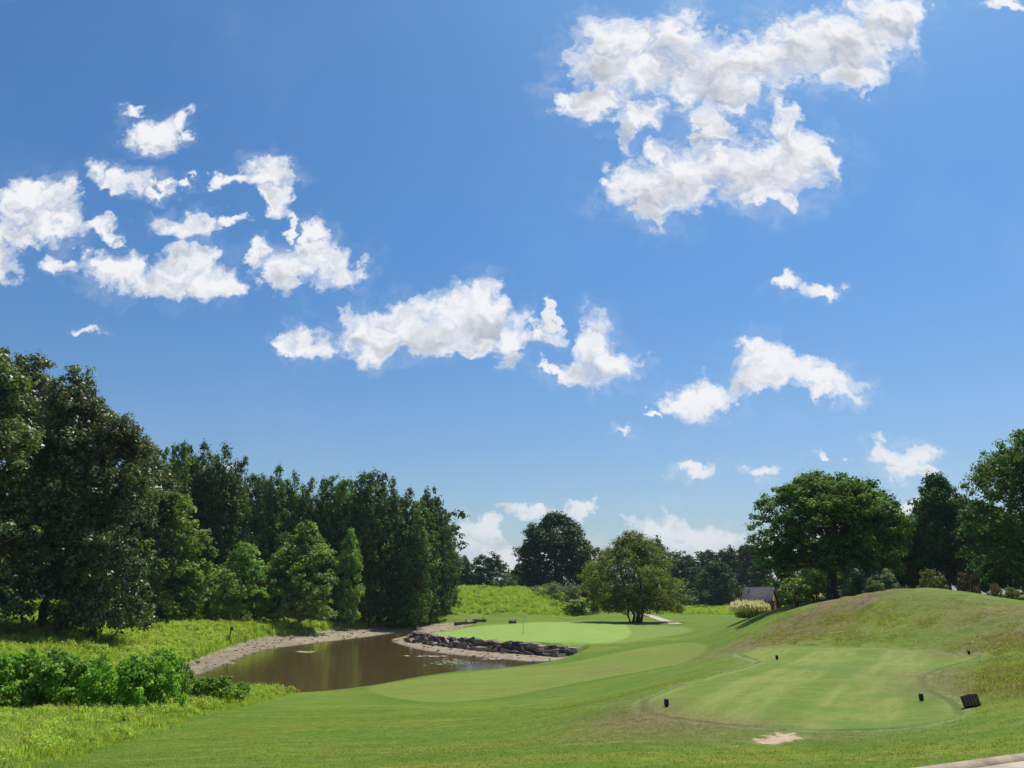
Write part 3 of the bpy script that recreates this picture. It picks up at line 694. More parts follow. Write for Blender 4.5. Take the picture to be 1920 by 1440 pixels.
for k in range(2):
    add_kind('dark%d' % k, 'shade_tree', 18, 17, round_boughs(18, 17.5, .6, 90, 2.5, 'dome', (.5, 1.0)), 'leaf_dark', 1.0, 0.55, 26, 0.4, up=.35, clumps_k=1.8)
for k in range(3):
    add_kind('far%d' % k, 'woodland_tree', 20, 15, round_boughs(20, 15.5, .5, 56, 2.6, 'dome', (.5, 1.0)), 'leaf_far', 1.15, 0.72, 20, 0.35, up=.35, clumps_k=1.7)
add_kind('wide', 'willow_oak_tree', 17, 17, round_boughs(17, 18, .6, 120, 1.9, 'dome', (.5, 1.0)), 'leaf_oak', 0.7, 0.30, 38, 0.42, up=.3, clumps_k=1.9)
def add_bush(key, name, Wd, Hh, mat, leaf, nb=12, per=26, rc=.28, **kw):
    b = []
    for k in range(nb):
        a = RNG.uniform(0, 2 * pi); q = math.sqrt(RNG.random()) * .34 * Wd; r = .19 * min(Wd, Hh * 1.4) * (.7 + .6 * RNG.random())
        b.append((np.array([cos(a) * q, sin(a) * q, RNG.uniform(.15, .78) * Hh * (1.05 - (q / (Wd * .5)) ** 2 * .6)]), r, 1.0))
    cm = crown_mesh(name + '_foliage', b, M[mat], rc, leaf, per, up=.35, clumps_k=2.0, **kw)
    mb = MB()
    for k in range(7):
        c = b[k % len(b)][0]; mb.tube([(c[0] * .1, c[1] * .1, -.2), (c[0] * .5, c[1] * .5, c[2] * .5), tuple(c)], [.035, .025, .01], 5)
    KINDS[key] = (name, Hh, Wd, cm, mb.mesh(name + '_stem', M['bark'], True))
add_bush('bush0', 'leafy_bush', 3.2, 1.9, 'leaf_bush', .13, 16, 40, .24)
add_bush('bush1', 'leafy_bush', 3.2, 1.9, 'leaf_bush', .15, 18, 36, .26)
add_bush('greybush', 'feathery_shrub', 5, 2.6, 'leaf_grey', .24, 18, 26, .34, asp=.3)
add_bush('greenbush', 'rounded_shrub', 3, 2.2, 'leaf_young', .2, 14, 24, .3)
add_bush('yellowbush', 'rounded_shrub', 2.6, 1.9, 'leaf_yellow', .16, 14, 24, .26)
add_bush('redbush', 'russet_shrub', 2.2, 2.0, 'leaf_red', .2, 9, 18, .26, asp=.35)

def plant(kind, px, d, top_py, w_px, label, cat='tree', group=None, h=None, dz=0.0, rz=None):
    """a tree or shrub in the column px of the photo, d metres away, reaching up to the line top_py, w_px wide"""
    name, Hh, Wd, cm, tm = KINDS[kind]
    x = uv_of(px, HORIZ)[0] * d; z = gz(x, d) + dz; pyb = top_py
    if h is None: h = CAMZ + uv_of(px, top_py)[1] * d - z
    x = uv_of(px, 0.5 * (top_py + HORIZ + 20))[0] * d; z = gz(x, d) + dz
    wd = w_px * d / 1551.0
    e = empty(name, (x, d, z), RNG.uniform(0, 2 * pi) if rz is None else rz, (wd / Wd, wd / Wd, h / Hh * (1.28 if 'bush' in kind else 1.0)))
    tag(e, label, cat, group)
    link('trunk' if cat == 'tree' else 'stem', tm, e); link('crown' if cat == 'tree' else 'foliage', cm, e)
    return e
G1 = 'tall glossy-leaved trees at the left edge'; G2 = 'tall columnar trees in the row behind the pond'; G3 = 'far trees along the horizon'; G4 = 'young pale trees in front of the columnar row'
G5 = 'trees behind the mound on the right'
for a in [
 ('gum0', -60, 68, 640, 260, 'tall broadleaf tree cut off by the left edge, nearest of the left trees', G1),
 ('gum1', 25, 92, 662, 230, 'tallest dark broadleaf tree at the far left, its rounded top highest in the photo', G1),
 ('gum2', 118, 76, 690, 210, 'tall glossy-leaved tree with its short dark trunk showing above shaded grass, second highest top', G1),
 ('gum0', 205, 75, 775, 185, 'glossy dark tree with low boughs sweeping to the grass, right of the visible short trunk', G1),
 ('gum1', 262, 104, 832, 150, 'shorter glossy tree stepping down towards the columnar row, rightmost of the left group', G1),
 ('young0', 322, 104, 915, 120, 'paler broadleaf tree with light lower foliage between the glossy group and the columnar row', G4),
 ('row0', 298, 126, 845, 62, 'columnar tree half hidden by the glossy group, first of the row from the left', G2),
 ('row1', 332, 122, 828, 66, 'columnar tree with a twin-pointed top, second of the row from the left', G2),
 ('row2', 370, 124, 833, 70, 'columnar tree with a blunt top, third of the row from the left', G2),
 ('row3', 410, 123, 829, 74, 'tallest columnar tree of the row, with a dark pointed top', G2),
 ('row0', 446, 126, 862, 66, 'columnar tree just right of the tallest one, with a small cloud at its tip', G2),
 ('row1', 480, 132, 888, 58, 'slim columnar tree by the gap where sky shows through the row', G2),
 ('row2', 513, 128, 876, 60, 'slim spired columnar tree behind the young pale trees', G2),
 ('row3', 545, 131, 881, 58, 'columnar tree with a dark spire above the larger young pale tree', G2),
 ('row0', 580, 132, 900, 60, 'lower columnar tree directly behind the larger young pale tree', G2),
 ('row1', 618, 134, 891, 72, 'dense columnar tree in the middle of the row, right of the larger young tree', G2),
 ('row2', 650, 138, 902, 56, 'columnar tree with a lower top in the dip of the row before its second peak', G2),
 ('row3', 674, 136, 883, 66, 'columnar tree forming the left half of the second peak of the row', G2),
 ('row1', 702, 138, 881, 68, 'columnar tree forming the right half of the second peak of the row', G2),
 ('row0', 730, 141, 899, 60, 'columnar tree sloping down right of the second peak of the row', G2),
 ('row2', 764, 143, 918, 66, 'short columnar tree next to the rounded last tree of the row', G2),
 ('row3', 782, 138, 945, 60, 'dark low columnar tree in front of the rounded last tree, casting shade towards the pond', G2),
 ('far0', 806, 150, 906, 96, 'rounded dark tree ending the row on the right, above the grassy mound', G2),
 ('row1', 838, 158, 985, 52, 'low narrow tree at the very right end of the row beside the mound', G2),
 ('young1', 572, 116, 978, 96, 'larger young tree with bright pale green leaves standing in front of the columnar row', G4),
 ('young0', 528, 114, 1030, 74, 'smaller young tree hugging the left side of the larger pale young tree', G4),
 ('young0', 458, 110, 1012, 84, 'young pale tree with a thin stem standing left of the pair of young trees', G4),
 ('young1', 655, 130, 990, 46, 'slender young tree catching light right of the larger pale young tree', G4),
 ('young1', 420, 116, 1060, 70, 'low young tree at the wood edge behind the wooden post', G4),
 ('far1', 868, 235, 1040, 50, 'blue-green distant tree peeping out at the right end of the columnar row', G3),
 ('far2', 915, 240, 1034, 104, 'low wide distant tree on the skyline left of the large round tree', G3),
 ('far0', 975, 250, 1066, 50, 'smallest distant tree tucked against the left side of the large round tree', G3),
 ('dark0', 1043, 205, 958, 166, 'large dark round tree on the skyline behind the green', G3),
 ('far1', 1120, 215, 1062, 90, 'low dark tree between the large round tree and the multi-stemmed olive tree', G3),
 ('olive', 1188, 124, 992, 196, 'olive green spreading tree on several thin trunks right behind the green', None),
 ('far2', 1232, 330, 1004, 78, 'distant tree with a domed crown rising above the treeline, right of the olive tree', G3),
 ('far0', 1282, 260, 1030, 84, 'distant dark tree directly right of the olive tree crown', G3),
 ('far1', 1330, 265, 1030, 84, 'distant tree in the middle of the stretch between the olive tree and the oak', G3),
 ('far2', 1368, 262, 1022, 84, 'distant tree with a smooth high crown left of the small roof', G3),
 ('far0', 1410, 250, 1010, 80, 'distant tree half behind the left side of the oak, above the small roof', G3),
 ('far1', 1345, 215, 1050, 90, 'dark nearer tree at the foot of the distant treeline left of the small roof', G3),
 ('far2', 1430, 190, 1046, 70, 'mid green tree directly behind the small shingled roof', G3),
 ('oak', 1552, 73, 884, 288, 'broad dark green oak with a thick trunk standing behind the mound', None),
 ('dark1', 1690, 100, 985, 120, 'low green tree filling the gap between the oak and the tall dark tree', G5),
 ('dark0', 1768, 98, 884, 150, 'tall dark blue-green tree right of the oak, its top rounded', G5),
 ('wide', 1962, 78, 796, 320, 'tall bright green tree cut off by the right edge of the photo', G5),
 ('dark1', 1850, 92, 935, 140, 'dark shaded tree between the tall dark tree and the bright tree at the right edge', G5),
 ('far0', 1630, 150, 1010, 120, 'dark tree far behind the oak trunk on the right', G5),
 ('far2', 1530, 160, 1030, 120, 'dark tree far behind the oak trunk on the left', G5),
]:
    plant(a[0], a[1], a[2], a[3], a[4] * {'row': 1.08, 'gum': 1.15, 'you': 1.4}.get(a[0][:3], 1.0), a[5], 'tree', a[6])
SECOND = ['first tree of the second rank, behind the gap between the two leftmost columnar trees', 'second-rank columnar tree behind the twin-pointed tree', 'second-rank columnar tree just left of the tallest columnar tree',
 'second-rank columnar tree just right of the tallest columnar tree', 'second-rank columnar tree behind the tree with the small cloud at its tip', 'second-rank columnar tree in the low gap where sky shows',
 'second-rank columnar tree behind the slim spired tree', 'second-rank columnar tree right of the dark spire', 'second-rank columnar tree behind the larger young pale tree', 'second-rank columnar tree right of the dense middle tree',
 'second-rank columnar tree in the dip before the second peak of the row', 'second-rank columnar tree behind the middle of the second peak', 'second-rank columnar tree at the right shoulder of the second peak',
 'second-rank columnar tree left of the short tree near the row end', 'last tree of the second rank, behind the rounded tree that ends the row']
for k, (px, ty) in enumerate([(315, 858), (352, 852), (392, 855), (430, 862), (466, 893), (498, 905), (530, 902), (562, 905), (600, 908), (634, 912), (660, 905), (690, 902), (718, 915), (746, 930), (790, 940)]):
    plant('row%d' % (k % 4), px, 136 + k * .8, ty, 70, SECOND[k], 'tree', 'second rank of columnar trees')

G6 = 'shrubs behind the mound under the oak'; G7 = 'leafy bushes on the bank at lower left'; G8 = 'shrubs on the grassy mound behind the green'
for a in [
 ('greenbush', 1492, 66, 1092, 66, 'bright green shrub just right of the small shingled roof', G6),
 ('greenbush', 1528, 68, 1084, 56, 'bright green shrub against the left side of the oak trunk', G6),
 ('greybush', 1640, 66, 1062, 150, 'wide grey-green feathery shrub right of the oak trunk', G6),
 ('yellowbush', 1746, 62, 1074, 56, 'round yellow-green shrub alone on the skyline of the mound', G6),
 ('redbush', 1822, 62, 1076, 44, 'russet spindly shrub right of the round yellow-green shrub', G6),
 ('redbush', 1868, 58, 1097, 36, 'low russet shrub nearest the right edge of the mound', G6),
 ('yellowbush', 1896, 58, 1104, 30, 'small yellow-green shrub at the right end of the mound', G6),
 ('greybush', 1025, 178, 1094, 64, 'silvery shrub on the crest of the grassy mound, left of its pair', G8),
 ('greybush', 1062, 174, 1098, 60, 'silvery shrub on the right shoulder of the grassy mound', G8),
 ('greenbush', 1085, 168, 1128, 66, 'dense green shrub at the right foot of the grassy mound', G8),
 ('greenbush', 1112, 210, 1112, 20, 'small upright dark shrub beside the far path', G8),
 ('bush0', 20, 30.3, 1226, 175, 'leafy bush at the left edge of the photo below the shaded grass', G7),
 ('bush1', 95, 31.3, 1234, 165, 'leafy bush next in from the left edge with dark hollows below', G7),
 ('bush0', 170, 31.5, 1236, 150, 'leafy bush in the middle of the bank thicket', G7),
 ('bush1', 235, 30.3, 1246, 140, 'lower leafy bush spilling forward in the bank thicket', G7),
 ('bush0', 290, 31.5, 1226, 140, 'tallest leafy bush at the right end of the thicket, darkest below', G7),
 ('bush1', 335, 36, 1252, 70, 'narrow leafy bush by the left tip of the pale shore', G7),
 ('bush0', 410, 37, 1268, 125, 'low round leafy bush hiding the pond near corner', G7),
 ('bush1', 462, 41, 1284, 44, 'small sparse leafy plant at the water edge right of the low round bush', G7),
 ('bush1', 310, 108, 1128, 60, 'low shaded bush at the foot of the woods beyond the left bank', G7),
 ('bush0', 350, 108, 1130, 60, 'low bush at the wood edge left of the wooden post', G7),
 ('bush1', 408, 106, 1134, 50, 'low bush under the young tree behind the wooden post', G7),
 ('bush0', 20, 70, 1180, 60, 'shaded bush under the leftmost trees', G7),
]:
    plant(a[0], a[1], a[2], a[3], a[4], a[5], 'shrub', a[6])

# shaded undergrowth that closes the wood: one mass nobody could count
def undergrowth():
    b = []
    for k in range(170):
        px = RNG.uniform(-120, 850); d = 112 + (px / 850) * 40 + RNG.uniform(14, 44); u = uv_of(px, HORIZ)[0]
        x = u * d; hmax = 17
        b.append((np.array([x, d, gz(x, d) + RNG.uniform(.5, hmax)]), RNG.uniform(1.8, 3.2), 1.1))
    for k in range(120):
        px = RNG.uniform(-150, 300); d = RNG.uniform(100, 125); x = uv_of(px, HORIZ)[0] * d
        b.append((np.array([x, d, gz(x, d) + RNG.uniform(.5, 18)]), RNG.uniform(1.8, 3.0), 1.1))
    tag(link('undergrowth', crown_mesh('undergrowth', b, M['leaf_dark'], 1.3, 0.95, 14, clumps_k=1.7)), 'dark undergrowth filling the wood behind the columnar trees', 'undergrowth', kind='stuff')
    b = []
    for k in range(110):
        px = RNG.uniform(850, 1480); d = RNG.uniform(270, 300); x = uv_of(px, HORIZ)[0] * d
        hh = 10 if px < 1200 else 16
        b.append((np.array([x, d, gz(x, d) + RNG.uniform(.5, hh)]), RNG.uniform(2.4, 4), 1.0))
    for k in range(150):
        px = RNG.uniform(1460, 2150); d = RNG.uniform(104, 135); x = uv_of(px, HORIZ)[0] * d
        b.append((np.array([x, d, gz(x, d) + RNG.uniform(.3, 8)]), RNG.uniform(1.8, 2.8), 1.0))
    for k in range(90):
        px = RNG.choice([RNG.uniform(1255, 1440), RNG.uniform(860, 1180)]); d = RNG.uniform(222, 250); x = uv_of(px, HORIZ)[0] * d
        b.append((np.array([x, d, gz(x, d) + RNG.uniform(.3, 4)]), RNG.uniform(1.8, 2.8), 1.0))
    tag(link('distant_wood', crown_mesh('distant_wood', b, M['leaf_far'], 1.6, 1.2, 12, clumps_k=1.5)), 'hazy distant wood along the horizon behind the separate far trees', 'wood', kind='stuff')
undergrowth()

# ------------------------------------------------------------------ long grass (uncountable): tufts set by geometry nodes
def tuft_mesh(name, nb, Hh, spread, width, mat, curl=.45):
    V = []; Fc = []; vv = []
    for k in range(nb):
        a = RNG.uniform(0, 2 * pi); q = spread * math.sqrt(RNG.random()); b0 = np.array([cos(a) * q, sin(a) * q, 0]); a2 = a + RNG.normal() * .8
        dr = np.array([cos(a2), sin(a2), 0]); sd_ = np.array([-dr[1], dr[0], 0]); h = Hh * RNG.uniform(.5, 1.1); c = curl * RNG.uniform(.2, 1.2) * h; w = width * RNG.uniform(.7, 1.3)
        n0 = len(V)
        V += [b0 - sd_ * w / 2, b0 + sd_ * w / 2, b0 + dr * c * .3 + np.array([0, 0, h * .6]) + sd_ * w * .4, b0 + dr * c * .3 + np.array([0, 0, h * .6]) - sd_ * w * .4, b0 + dr * c + np.array([0, 0, h])]
        Fc += [(n0, n0 + 1, n0 + 2), (n0, n0 + 2, n0 + 3), (n0 + 3, n0 + 2, n0 + 4)]; v = RNG.random(); vv += [v, v, v]
    return mesh_np(name, np.array(V), np.array(Fc), mat, False, {'v': ('FACE', vv)})
def scatter(name, pts, scl, sources, label, cat):
    """points carry a size; a node group puts one of the source tufts on each"""
    me = bpy.data.meshes.new(name); me.vertices.add(len(pts)); me.vertices.foreach_set('co', np.asarray(pts, np.float32).ravel())
    for k, a in (('scl', scl), ('rot', RNG.uniform(0, 6.28, len(pts)))):
        at = me.attributes.new(k, 'FLOAT', 'POINT'); at.data.foreach_set('value', np.asarray(a, np.float32))
    at = me.attributes.new('pick', 'INT', 'POINT'); at.data.foreach_set('value', RNG.integers(0, len(sources), len(pts)).astype(np.int32))
    o = link(name, me)
    g = bpy.data.node_groups.new(name + '_nodes', 'GeometryNodeTree')
    g.interface.new_socket('Geometry', in_out='INPUT', socket_type='NodeSocketGeometry'); g.interface.new_socket('Geometry', in_out='OUTPUT', socket_type='NodeSocketGeometry')
    N = g.nodes; L = g.links; gi = N.new('NodeGroupInput'); go = N.new('NodeGroupOutput')
    join = N.new('GeometryNodeGeometryToInstance')
    for s_ in sources[::-1]:
        oi = N.new('GeometryNodeObjectInfo'); oi.inputs['Object'].default_value = s_; oi.inputs['As Instance'].default_value = True
        L.new(oi.outputs['Geometry'], join.inputs[0])
    ip = N.new('GeometryNodeInstanceOnPoints'); L.new(gi.outputs[0], ip.inputs['Points']); L.new(join.outputs[0], ip.inputs['Instance'])
    ip.inputs['Pick Instance'].default_value = True
    def na(nm, ty):
        q = N.new('GeometryNodeInputNamedAttribute'); q.data_type = ty; q.inputs[0].default_value = nm; return [s for s in q.outputs if s.enabled][0]
    L.new(na('pick', 'INT'), ip.inputs['Instance Index'])
    cb = N.new('ShaderNodeCombineXYZ'); L.new(na('rot', 'FLOAT'), cb.inputs[2]); L.new(cb.outputs[0], ip.inputs['Rotation'])
    cs = N.new('ShaderNodeCombineXYZ'); sa = na('scl', 'FLOAT')
    for i in range(3): L.new(sa, cs.inputs[i])
    L.new(cs.outputs[0], ip.inputs['Scale'])
    L.new(ip.outputs[0], go.inputs[0])
    md = o.modifiers.new('tufts', 'NODES'); md.node_group = g
    tag(o, label, cat, kind='stuff'); return o
def src(me): return bpy.data.objects.new(me.name, me)     # not linked: only a source for the tufts
tall = [src(tuft_mesh('tall_tuft', 34, .34, .20, .016, M['grass_long'], .8)) for _ in range(4)]
mm_ = [src(crown_mesh('weed', [(np.array([0, 0, .18]), .22, .8)], M['grass_long'], .12, .065, 12, clumps_k=3.5)) for _ in range(1)]
def sample(n_, xr, yr, pw=1.0):
    x = RNG.uniform(*xr, n_); y = yr[0] + (yr[1] - yr[0]) * RNG.random(n_) ** pw; return x, y
def long_grass():
    X1, Y1 = [], []
    for (n_, xr, yr) in ((24000, (-30, -1), (9, 46)), (26000, (-62, 0), (46, 110)), (26000, (-100, 25), (95, 190)), (3000, (28, 60), (150, 230))):
        x, y = sample(n_, xr, yr); X1.append(x); Y1.append(y)
    x = np.concatenate(X1); y = np.concatenate(Y1)
    w = np.minimum(sdf(wild_p, x, y), sdf(wild2_p, x, y)); mdd = sdf(mud, x, y)
    k = (w < RNG.uniform(-.7, 0.1, len(x))) & (mdd > 0.25); x, y, w = x[k], y[k], w[k]
    z = height(x, y); dist = np.hypot(x, y)
    s = (0.6 + 0.7 * RNG.random(len(x))) * np.clip(.35 - w * .5, .35, 1.0) * np.clip(.8 + dist / 90, 1, 2.0) * np.where(y < 34, .72, 1.0) * (.75 + .5 * (np.sin(x * .9 + 2 * np.sin(y * .5)) * np.sin(y * .8 + x * .2) > -.1))
    print('tufts', len(x))
    scatter('long_grass', np.stack([x, y, z - .02], -1), s, tall + mm_, 'long bright green grass and weeds on the banks and the far mound', 'grass')
long_grass()
short = [src(tuft_mesh('turf_tuft', 22, .036, .15, .007, M['grass_short'], 1.0)) for _ in range(3)]
def turf_blades():
    x, y = sample(60000, (-12, 20), (8, 32), 1.3); k = np.abs(x) < y * .68 + 2; x, y = x[k], y[k]
    k = (sdf(tee_p, x, y) > .05) & (sdf(wild_p, x, y) > 0) & (sdf(dirt_p, x, y) > 0); x, y = x[k], y[k]
    mow = 1 - .45 * (sdf(appr_p, x, y) < 0)
    scatter('turf_blades', np.stack([x, y, height(x, y) - .012], -1), (.5 + .6 * RNG.random(len(x))) * mow * .8, short, 'short blades of mown turf around the tee and on the near fairway', 'grass')
turf_blades()
dryt = [src(tuft_mesh('dry_tuft', 20, .065, .15, .012, M['grass_dry'], .8)) for _ in range(2)] + [src(tuft_mesh('green_tuft', 20, .07, .15, .014, M['grass_short'], .8))]
def dry_tufts():
    xx, yy = [], []
    for (px, py, sx_, sy_, n_) in ((1460,1196,40,9,900),(1560,1192,70,9,700),(1540,1160,70,8,700),(1890,1210,40,14,900),(1890,1270,25,16,700),(1640,1150,110,14,900)):
        for k in range(n_ // 12):
            h = hit(RNG.normal(px, sx_), RNG.normal(py, sy_), 120)
            if h is None: continue
            q = RNG.normal(size=(12, 2)) * .35; xx += list(h[0] + q[:, 0]); yy += list(h[1] + q[:, 1])
    x = np.array(xx); y = np.array(yy); k = (sdf(tee2_p, x, y) > .1); x, y = x[k], y[k]
    scatter('dry_tufts', np.stack([x, y, height(x, y) - .01], -1), .5 + .9 * RNG.random(len(x)), dryt, 'scruffy dry tufts on the unmown faces of the mound', 'grass')
dry_tufts()

# ------------------------------------------------------------------ stone bank below the green
def rock_mesh(name):
    import bmesh
    bm = bmesh.new(); bmesh.ops.create_icosphere(bm, subdivisions=1, radius=.5)
    for v in bm.verts:
        v.co.x = max(-.42, min(.42, v.co.x * 1.25)) ; v.co.y = max(-.36, min(.36, v.co.y * 1.2)); v.co.z = max(-.24, min(.24, v.co.z * 1.1))
        v.co += __import__('mathutils').Vector(RNG.normal(size=3) * .045)
    me = bpy.data.meshes.new(name); bm.to_mesh(me); bm.free(); me.materials.append(M['stone']); return me
rocks = [rock_mesh('stone') for _ in range(7)]
def bank():
    base = np.array([P2(x, y, z) for x, y, z in [(765,1200,-5.55),(775,1203,-5.55),(800,1207,-5.55),(850,1214,-5.55),(900,1220,-5.55),(950,1224,-5.55),(1000,1228,-5.55),(1035,1229,-5.5),(1060,1226,-5.4),(1072,1223,-5.3)]])
    base = chaikin(base, 2, False)
    seg = np.linalg.norm(np.diff(base[:, :2], axis=0), axis=1); cum = np.concatenate([[0], np.cumsum(seg)]); L = cum[-1]
    root = empty('stone_bank', (base[0][0], base[0][1], CAMZ - 5.6)); tag(root, 'dark bank of stacked rough stones holding up the front of the green above the pond', 'stone wall')
    def at(s): return np.array([np.interp(s, cum, base[:, k]) for k in range(2)])
    cnt = 0
    for course in range(3):
        s = RNG.uniform(0, .4)
        while s < L:
            ln = RNG.uniform(.8, 1.9); p = at(s + ln / 2); q = at(min(L, s + ln / 2 + .2)) - at(s + ln / 2 - .2); q /= np.linalg.norm(q) + 1e-9
            nrm = np.array([-q[1], q[0]]); 
            if nrm[1] < 0: nrm = -nrm
            off = course * .34 + RNG.normal() * .12 ; pp = p + nrm * off
            e = min(1, (L - s) / 6) 
            z = WATER + .24 + course * .36 * (0.55 + .45 * e) + RNG.normal() * .04
            me = rocks[RNG.integers(7)]
            link('stone', me, root, (pp[0] - root.location.x, pp[1] - root.location.y, z - root.location.z), (RNG.normal() * .16, RNG.normal() * .16, math.atan2(q[1], q[0]) + RNG.normal() * .25), (ln * 1.15, RNG.uniform(.8, 1.3), RNG.uniform(.75, 1.3)))
            cnt += 1; s += ln * RNG.uniform(.82, 1.05)
    print('stones', cnt)
bank()

# ------------------------------------------------------------------ small things
def tee_marker(px, py, label):
    x, y = hit(px, py); e = empty('tee_marker', (x, y, gz(x, y) + .03)); e.scale = (.80, .80, .72); tag(e, label, 'tee marker', 'black markers on the tee')
    mb = MB(); mb.lathe([(.052, -.03), (.060, 0.0), (.066, .03), (.066, .13), (.060, .145)], 14); link('body', mb.mesh('marker_body', M['black'], False), e)
    mb = MB(); mb.lathe([(.045, .145), (.045, .158), (.070, .162), (.070, .176), (.030, .186)], 14); link('cap', mb.mesh('marker_cap', M['black'], False), e)
tee_marker(1250, 1325, 'black tee marker on the left end of the mown tee, nearest the brownish worn grass')
tee_marker(1457, 1237, 'black tee marker at the far left of the tee below the scruffy mound face')
tee_marker(1817, 1227, 'black tee marker at the far right corner of the tee, smallest in the photo')
tee_marker(1728, 1314, 'black tee marker near the right edge of the tee, left of the brown slatted box')

def slat_box():
    x, y = hit(1824, 1325); e = empty('slatted_box', (x, y, gz(x, y)), radians(-8)); e.rotation_euler = (radians(-5), radians(-13), radians(-27)); e.scale = (.80, .80, .76)
    tag(e, 'dark brown slatted wooden box leaning on the grass right of the tee', 'box')
    W_, H_, D_ = .19, .31, .15
    for k in range(5):
        xx = -W_ + W_ * .2 + k * W_ * .4
        mb = MB(); mb.box((xx, -D_, H_ / 2 + .003 * (k % 2) + .012 * (k % 3)), (W_ * .19, .009, H_ / 2), bev=.003); link('slat', mb.mesh('slat', M['crate']), e)
        mb = MB(); mb.box((xx, D_, H_ / 2 + .01 * (k % 2)), (W_ * .19, .009, H_ / 2), bev=.003); link('slat', mb.mesh('slat', M['crate']), e)
    for k in range(4):
        yy = -D_ + .01 + D_ * .25 + k * D_ * .49
        for s in (-1, 1):
            mb = MB(); mb.box((s * (W_ + .010), yy - .01, H_ / 2 - .004 * (k % 2)), (.009, D_ * .23, H_ / 2), bev=.003); link('slat', mb.mesh('slat', M['crate']), e)
    mb = MB(); mb.box((0, 0, .03), (W_ - .005, D_ - .014, .012)); link('floor_board', mb.mesh('floor_board', M['crate']), e)
    mb = MB(); mb.box((0, 0, H_ - .05), (W_ - .005, D_ - .014, .012)); link('lid', mb.mesh('lid', M['crate']), e)
slat_box()

def flagstick():
    x, y = hit(981, 1190); e = empty('flagstick', (x, y, gz(x, y))); tag(e, 'thin golf flagstick with a small pale yellow flag standing in the green', 'flagstick')
    mb = MB(); mb.tube([(0, 0, -.1), (0, 0, 2.2)], [.026, .022], 8); link('pole', mb.mesh('pole', M['pole']), e)
    V = []; Fs = []
    nx_, nz_ = 7, 5
    for s in (0, 1):
        for i in range(nx_):
            for j in range(nz_):
                V.append((.015 + i * .075 * (1 - .25 * abs(j - 2) / 2 * 0), .03 * sin(i * 1.1) + s * .008, 1.78 + j * .11 - i * .03))
    for s in (0, 1):
        for i in range(nx_ - 1):
            for j in range(nz_ - 1):
                a = s * nx_ * nz_ + i * nz_ + j; Fs.append((a, a + nz_, a + nz_ + 1, a + 1)[::1 if s else -1])
    mb = MB(); mb.add(V, Fs); link('flag', mb.mesh('flag', M['flag'], True), e)
flagstick()

def post():
    x, y = hit(430, 1206); e = empty('wooden_post', (x, y, gz(x, y))); tag(e, 'dark wooden post with a small box on top in long grass left of the pond', 'post')
    mb = MB(); mb.box((0, 0, .75), (.065, .055, .85), rot(0, radians(5), .3), .01); link('pole', mb.mesh('post_pole', M['wood']), e)
    mb = MB(); mb.box((.12, -.02, 1.48), (.15, .12, .19), rot(0, radians(5), .3), .015); link('box', mb.mesh('post_box', M['wood']), e)
    mb = MB(); mb.box((.14, -.02, 1.69), (.19, .16, .022), rot(0, radians(5), .3), .006); link('lid', mb.mesh('post_lid', M['wood']), e)
post()

def log(name, pts, r, label, grp=None):
    P_ = np.array([(*hit(a, b), 0) for a, b in pts], float)
    for p in P_: p[2] = gz(p[0], p[1]) + r * .7
    c = P_[0].copy(); e = empty(name, tuple(c)); tag(e, label, 'log', grp)
    Pn = P_ - c; mid = []
    for i in range(len(Pn) - 1):
        for k in range(3): mid.append(Pn[i] + (Pn[i + 1] - Pn[i]) * k / 3 + RNG.normal(size=3) * .04)
    mid.append(Pn[-1]); mb = MB(); mb.tube(mid, [r * (1 - .35 * k / len(mid)) * RNG.uniform(.9, 1.1) for k in range(len(mid))], 9)
    link('trunk', mb.mesh('log_trunk', M['wood_grey'], True), e)
    mb = MB(); m_ = mid[len(mid) // 2]; mb.tube([m_, m_ + np.array([.3, -.2, r * 1.8])], [r * .35, r * .15], 6); link('branch_stub', mb.mesh('branch_stub', M['wood_grey'], True), e)
log('fallen_log', [(853,1172.5),(872,1170.5),(893,1168.5)], .34, 'long dark log lying on the muddy bank behind the left end of the green')
log('fallen_log', [(890,1167.5),(910,1166)], .36, 'short pale log resting at the right end of the long log', None)
log('fallen_log', [(955,1169),(968,1168.6)], .28, 'small dark log alone on the mown grass just behind the green')

def pads():
    V = []; Fc = []
    def disc(x, y, r, z):
        n0 = len(V); V.append((x, y, z)); k = 7; a0 = RNG.uniform(0, 6)
        for j in range(k): V.append((x + r * cos(a0 + j * 5.6 / k), y + r * sin(a0 + j * 5.6 / k), z + .004 + RNG.uniform(0, .02)))
        for j in range(k - 1): Fc.append((n0, n0 + 1 + j, n0 + 2 + j))
    for k in range(120):
        px = RNG.normal(845, 20); py = RNG.normal(1243, 2.6) - (px - 845) * .02
        if py > 1250: continue
        x, y, _ = P2(px, py, WL); disc(x, y, RNG.uniform(.07, .17), WATER + .012 + k * 1e-4)
    o = link('lily_pads', mesh_np('lily_pads', np.array(V), np.array(Fc), M['pad'])); tag(o, 'patch of small pale lily pads floating near the fairway shore', 'lily pads', kind='stuff')
    V.clear(); Fc.clear()
    for (cx_, cy_, sx_, sy_, nn) in ((572,1222.5,9,.9,40),(430,1244,6,.8,24),(800,1230.5,18,1.0,40),(940,1236,16,.8,40),(760,1203,10,1,30)):
        for k in range(nn):
            x, y, _ = P2(RNG.normal(cx_, sx_), RNG.normal(cy_, sy_), WL); disc(x, y, RNG.uniform(.10, .30), WATER + .010 + k * 1e-4)
    o = link('floating_debris', mesh_np('floating_debris', np.array(V), np.array(Fc), M['scum'])); tag(o, 'pale scraps of algae and debris floating on the brown pond', 'debris', kind='stuff')
pads()

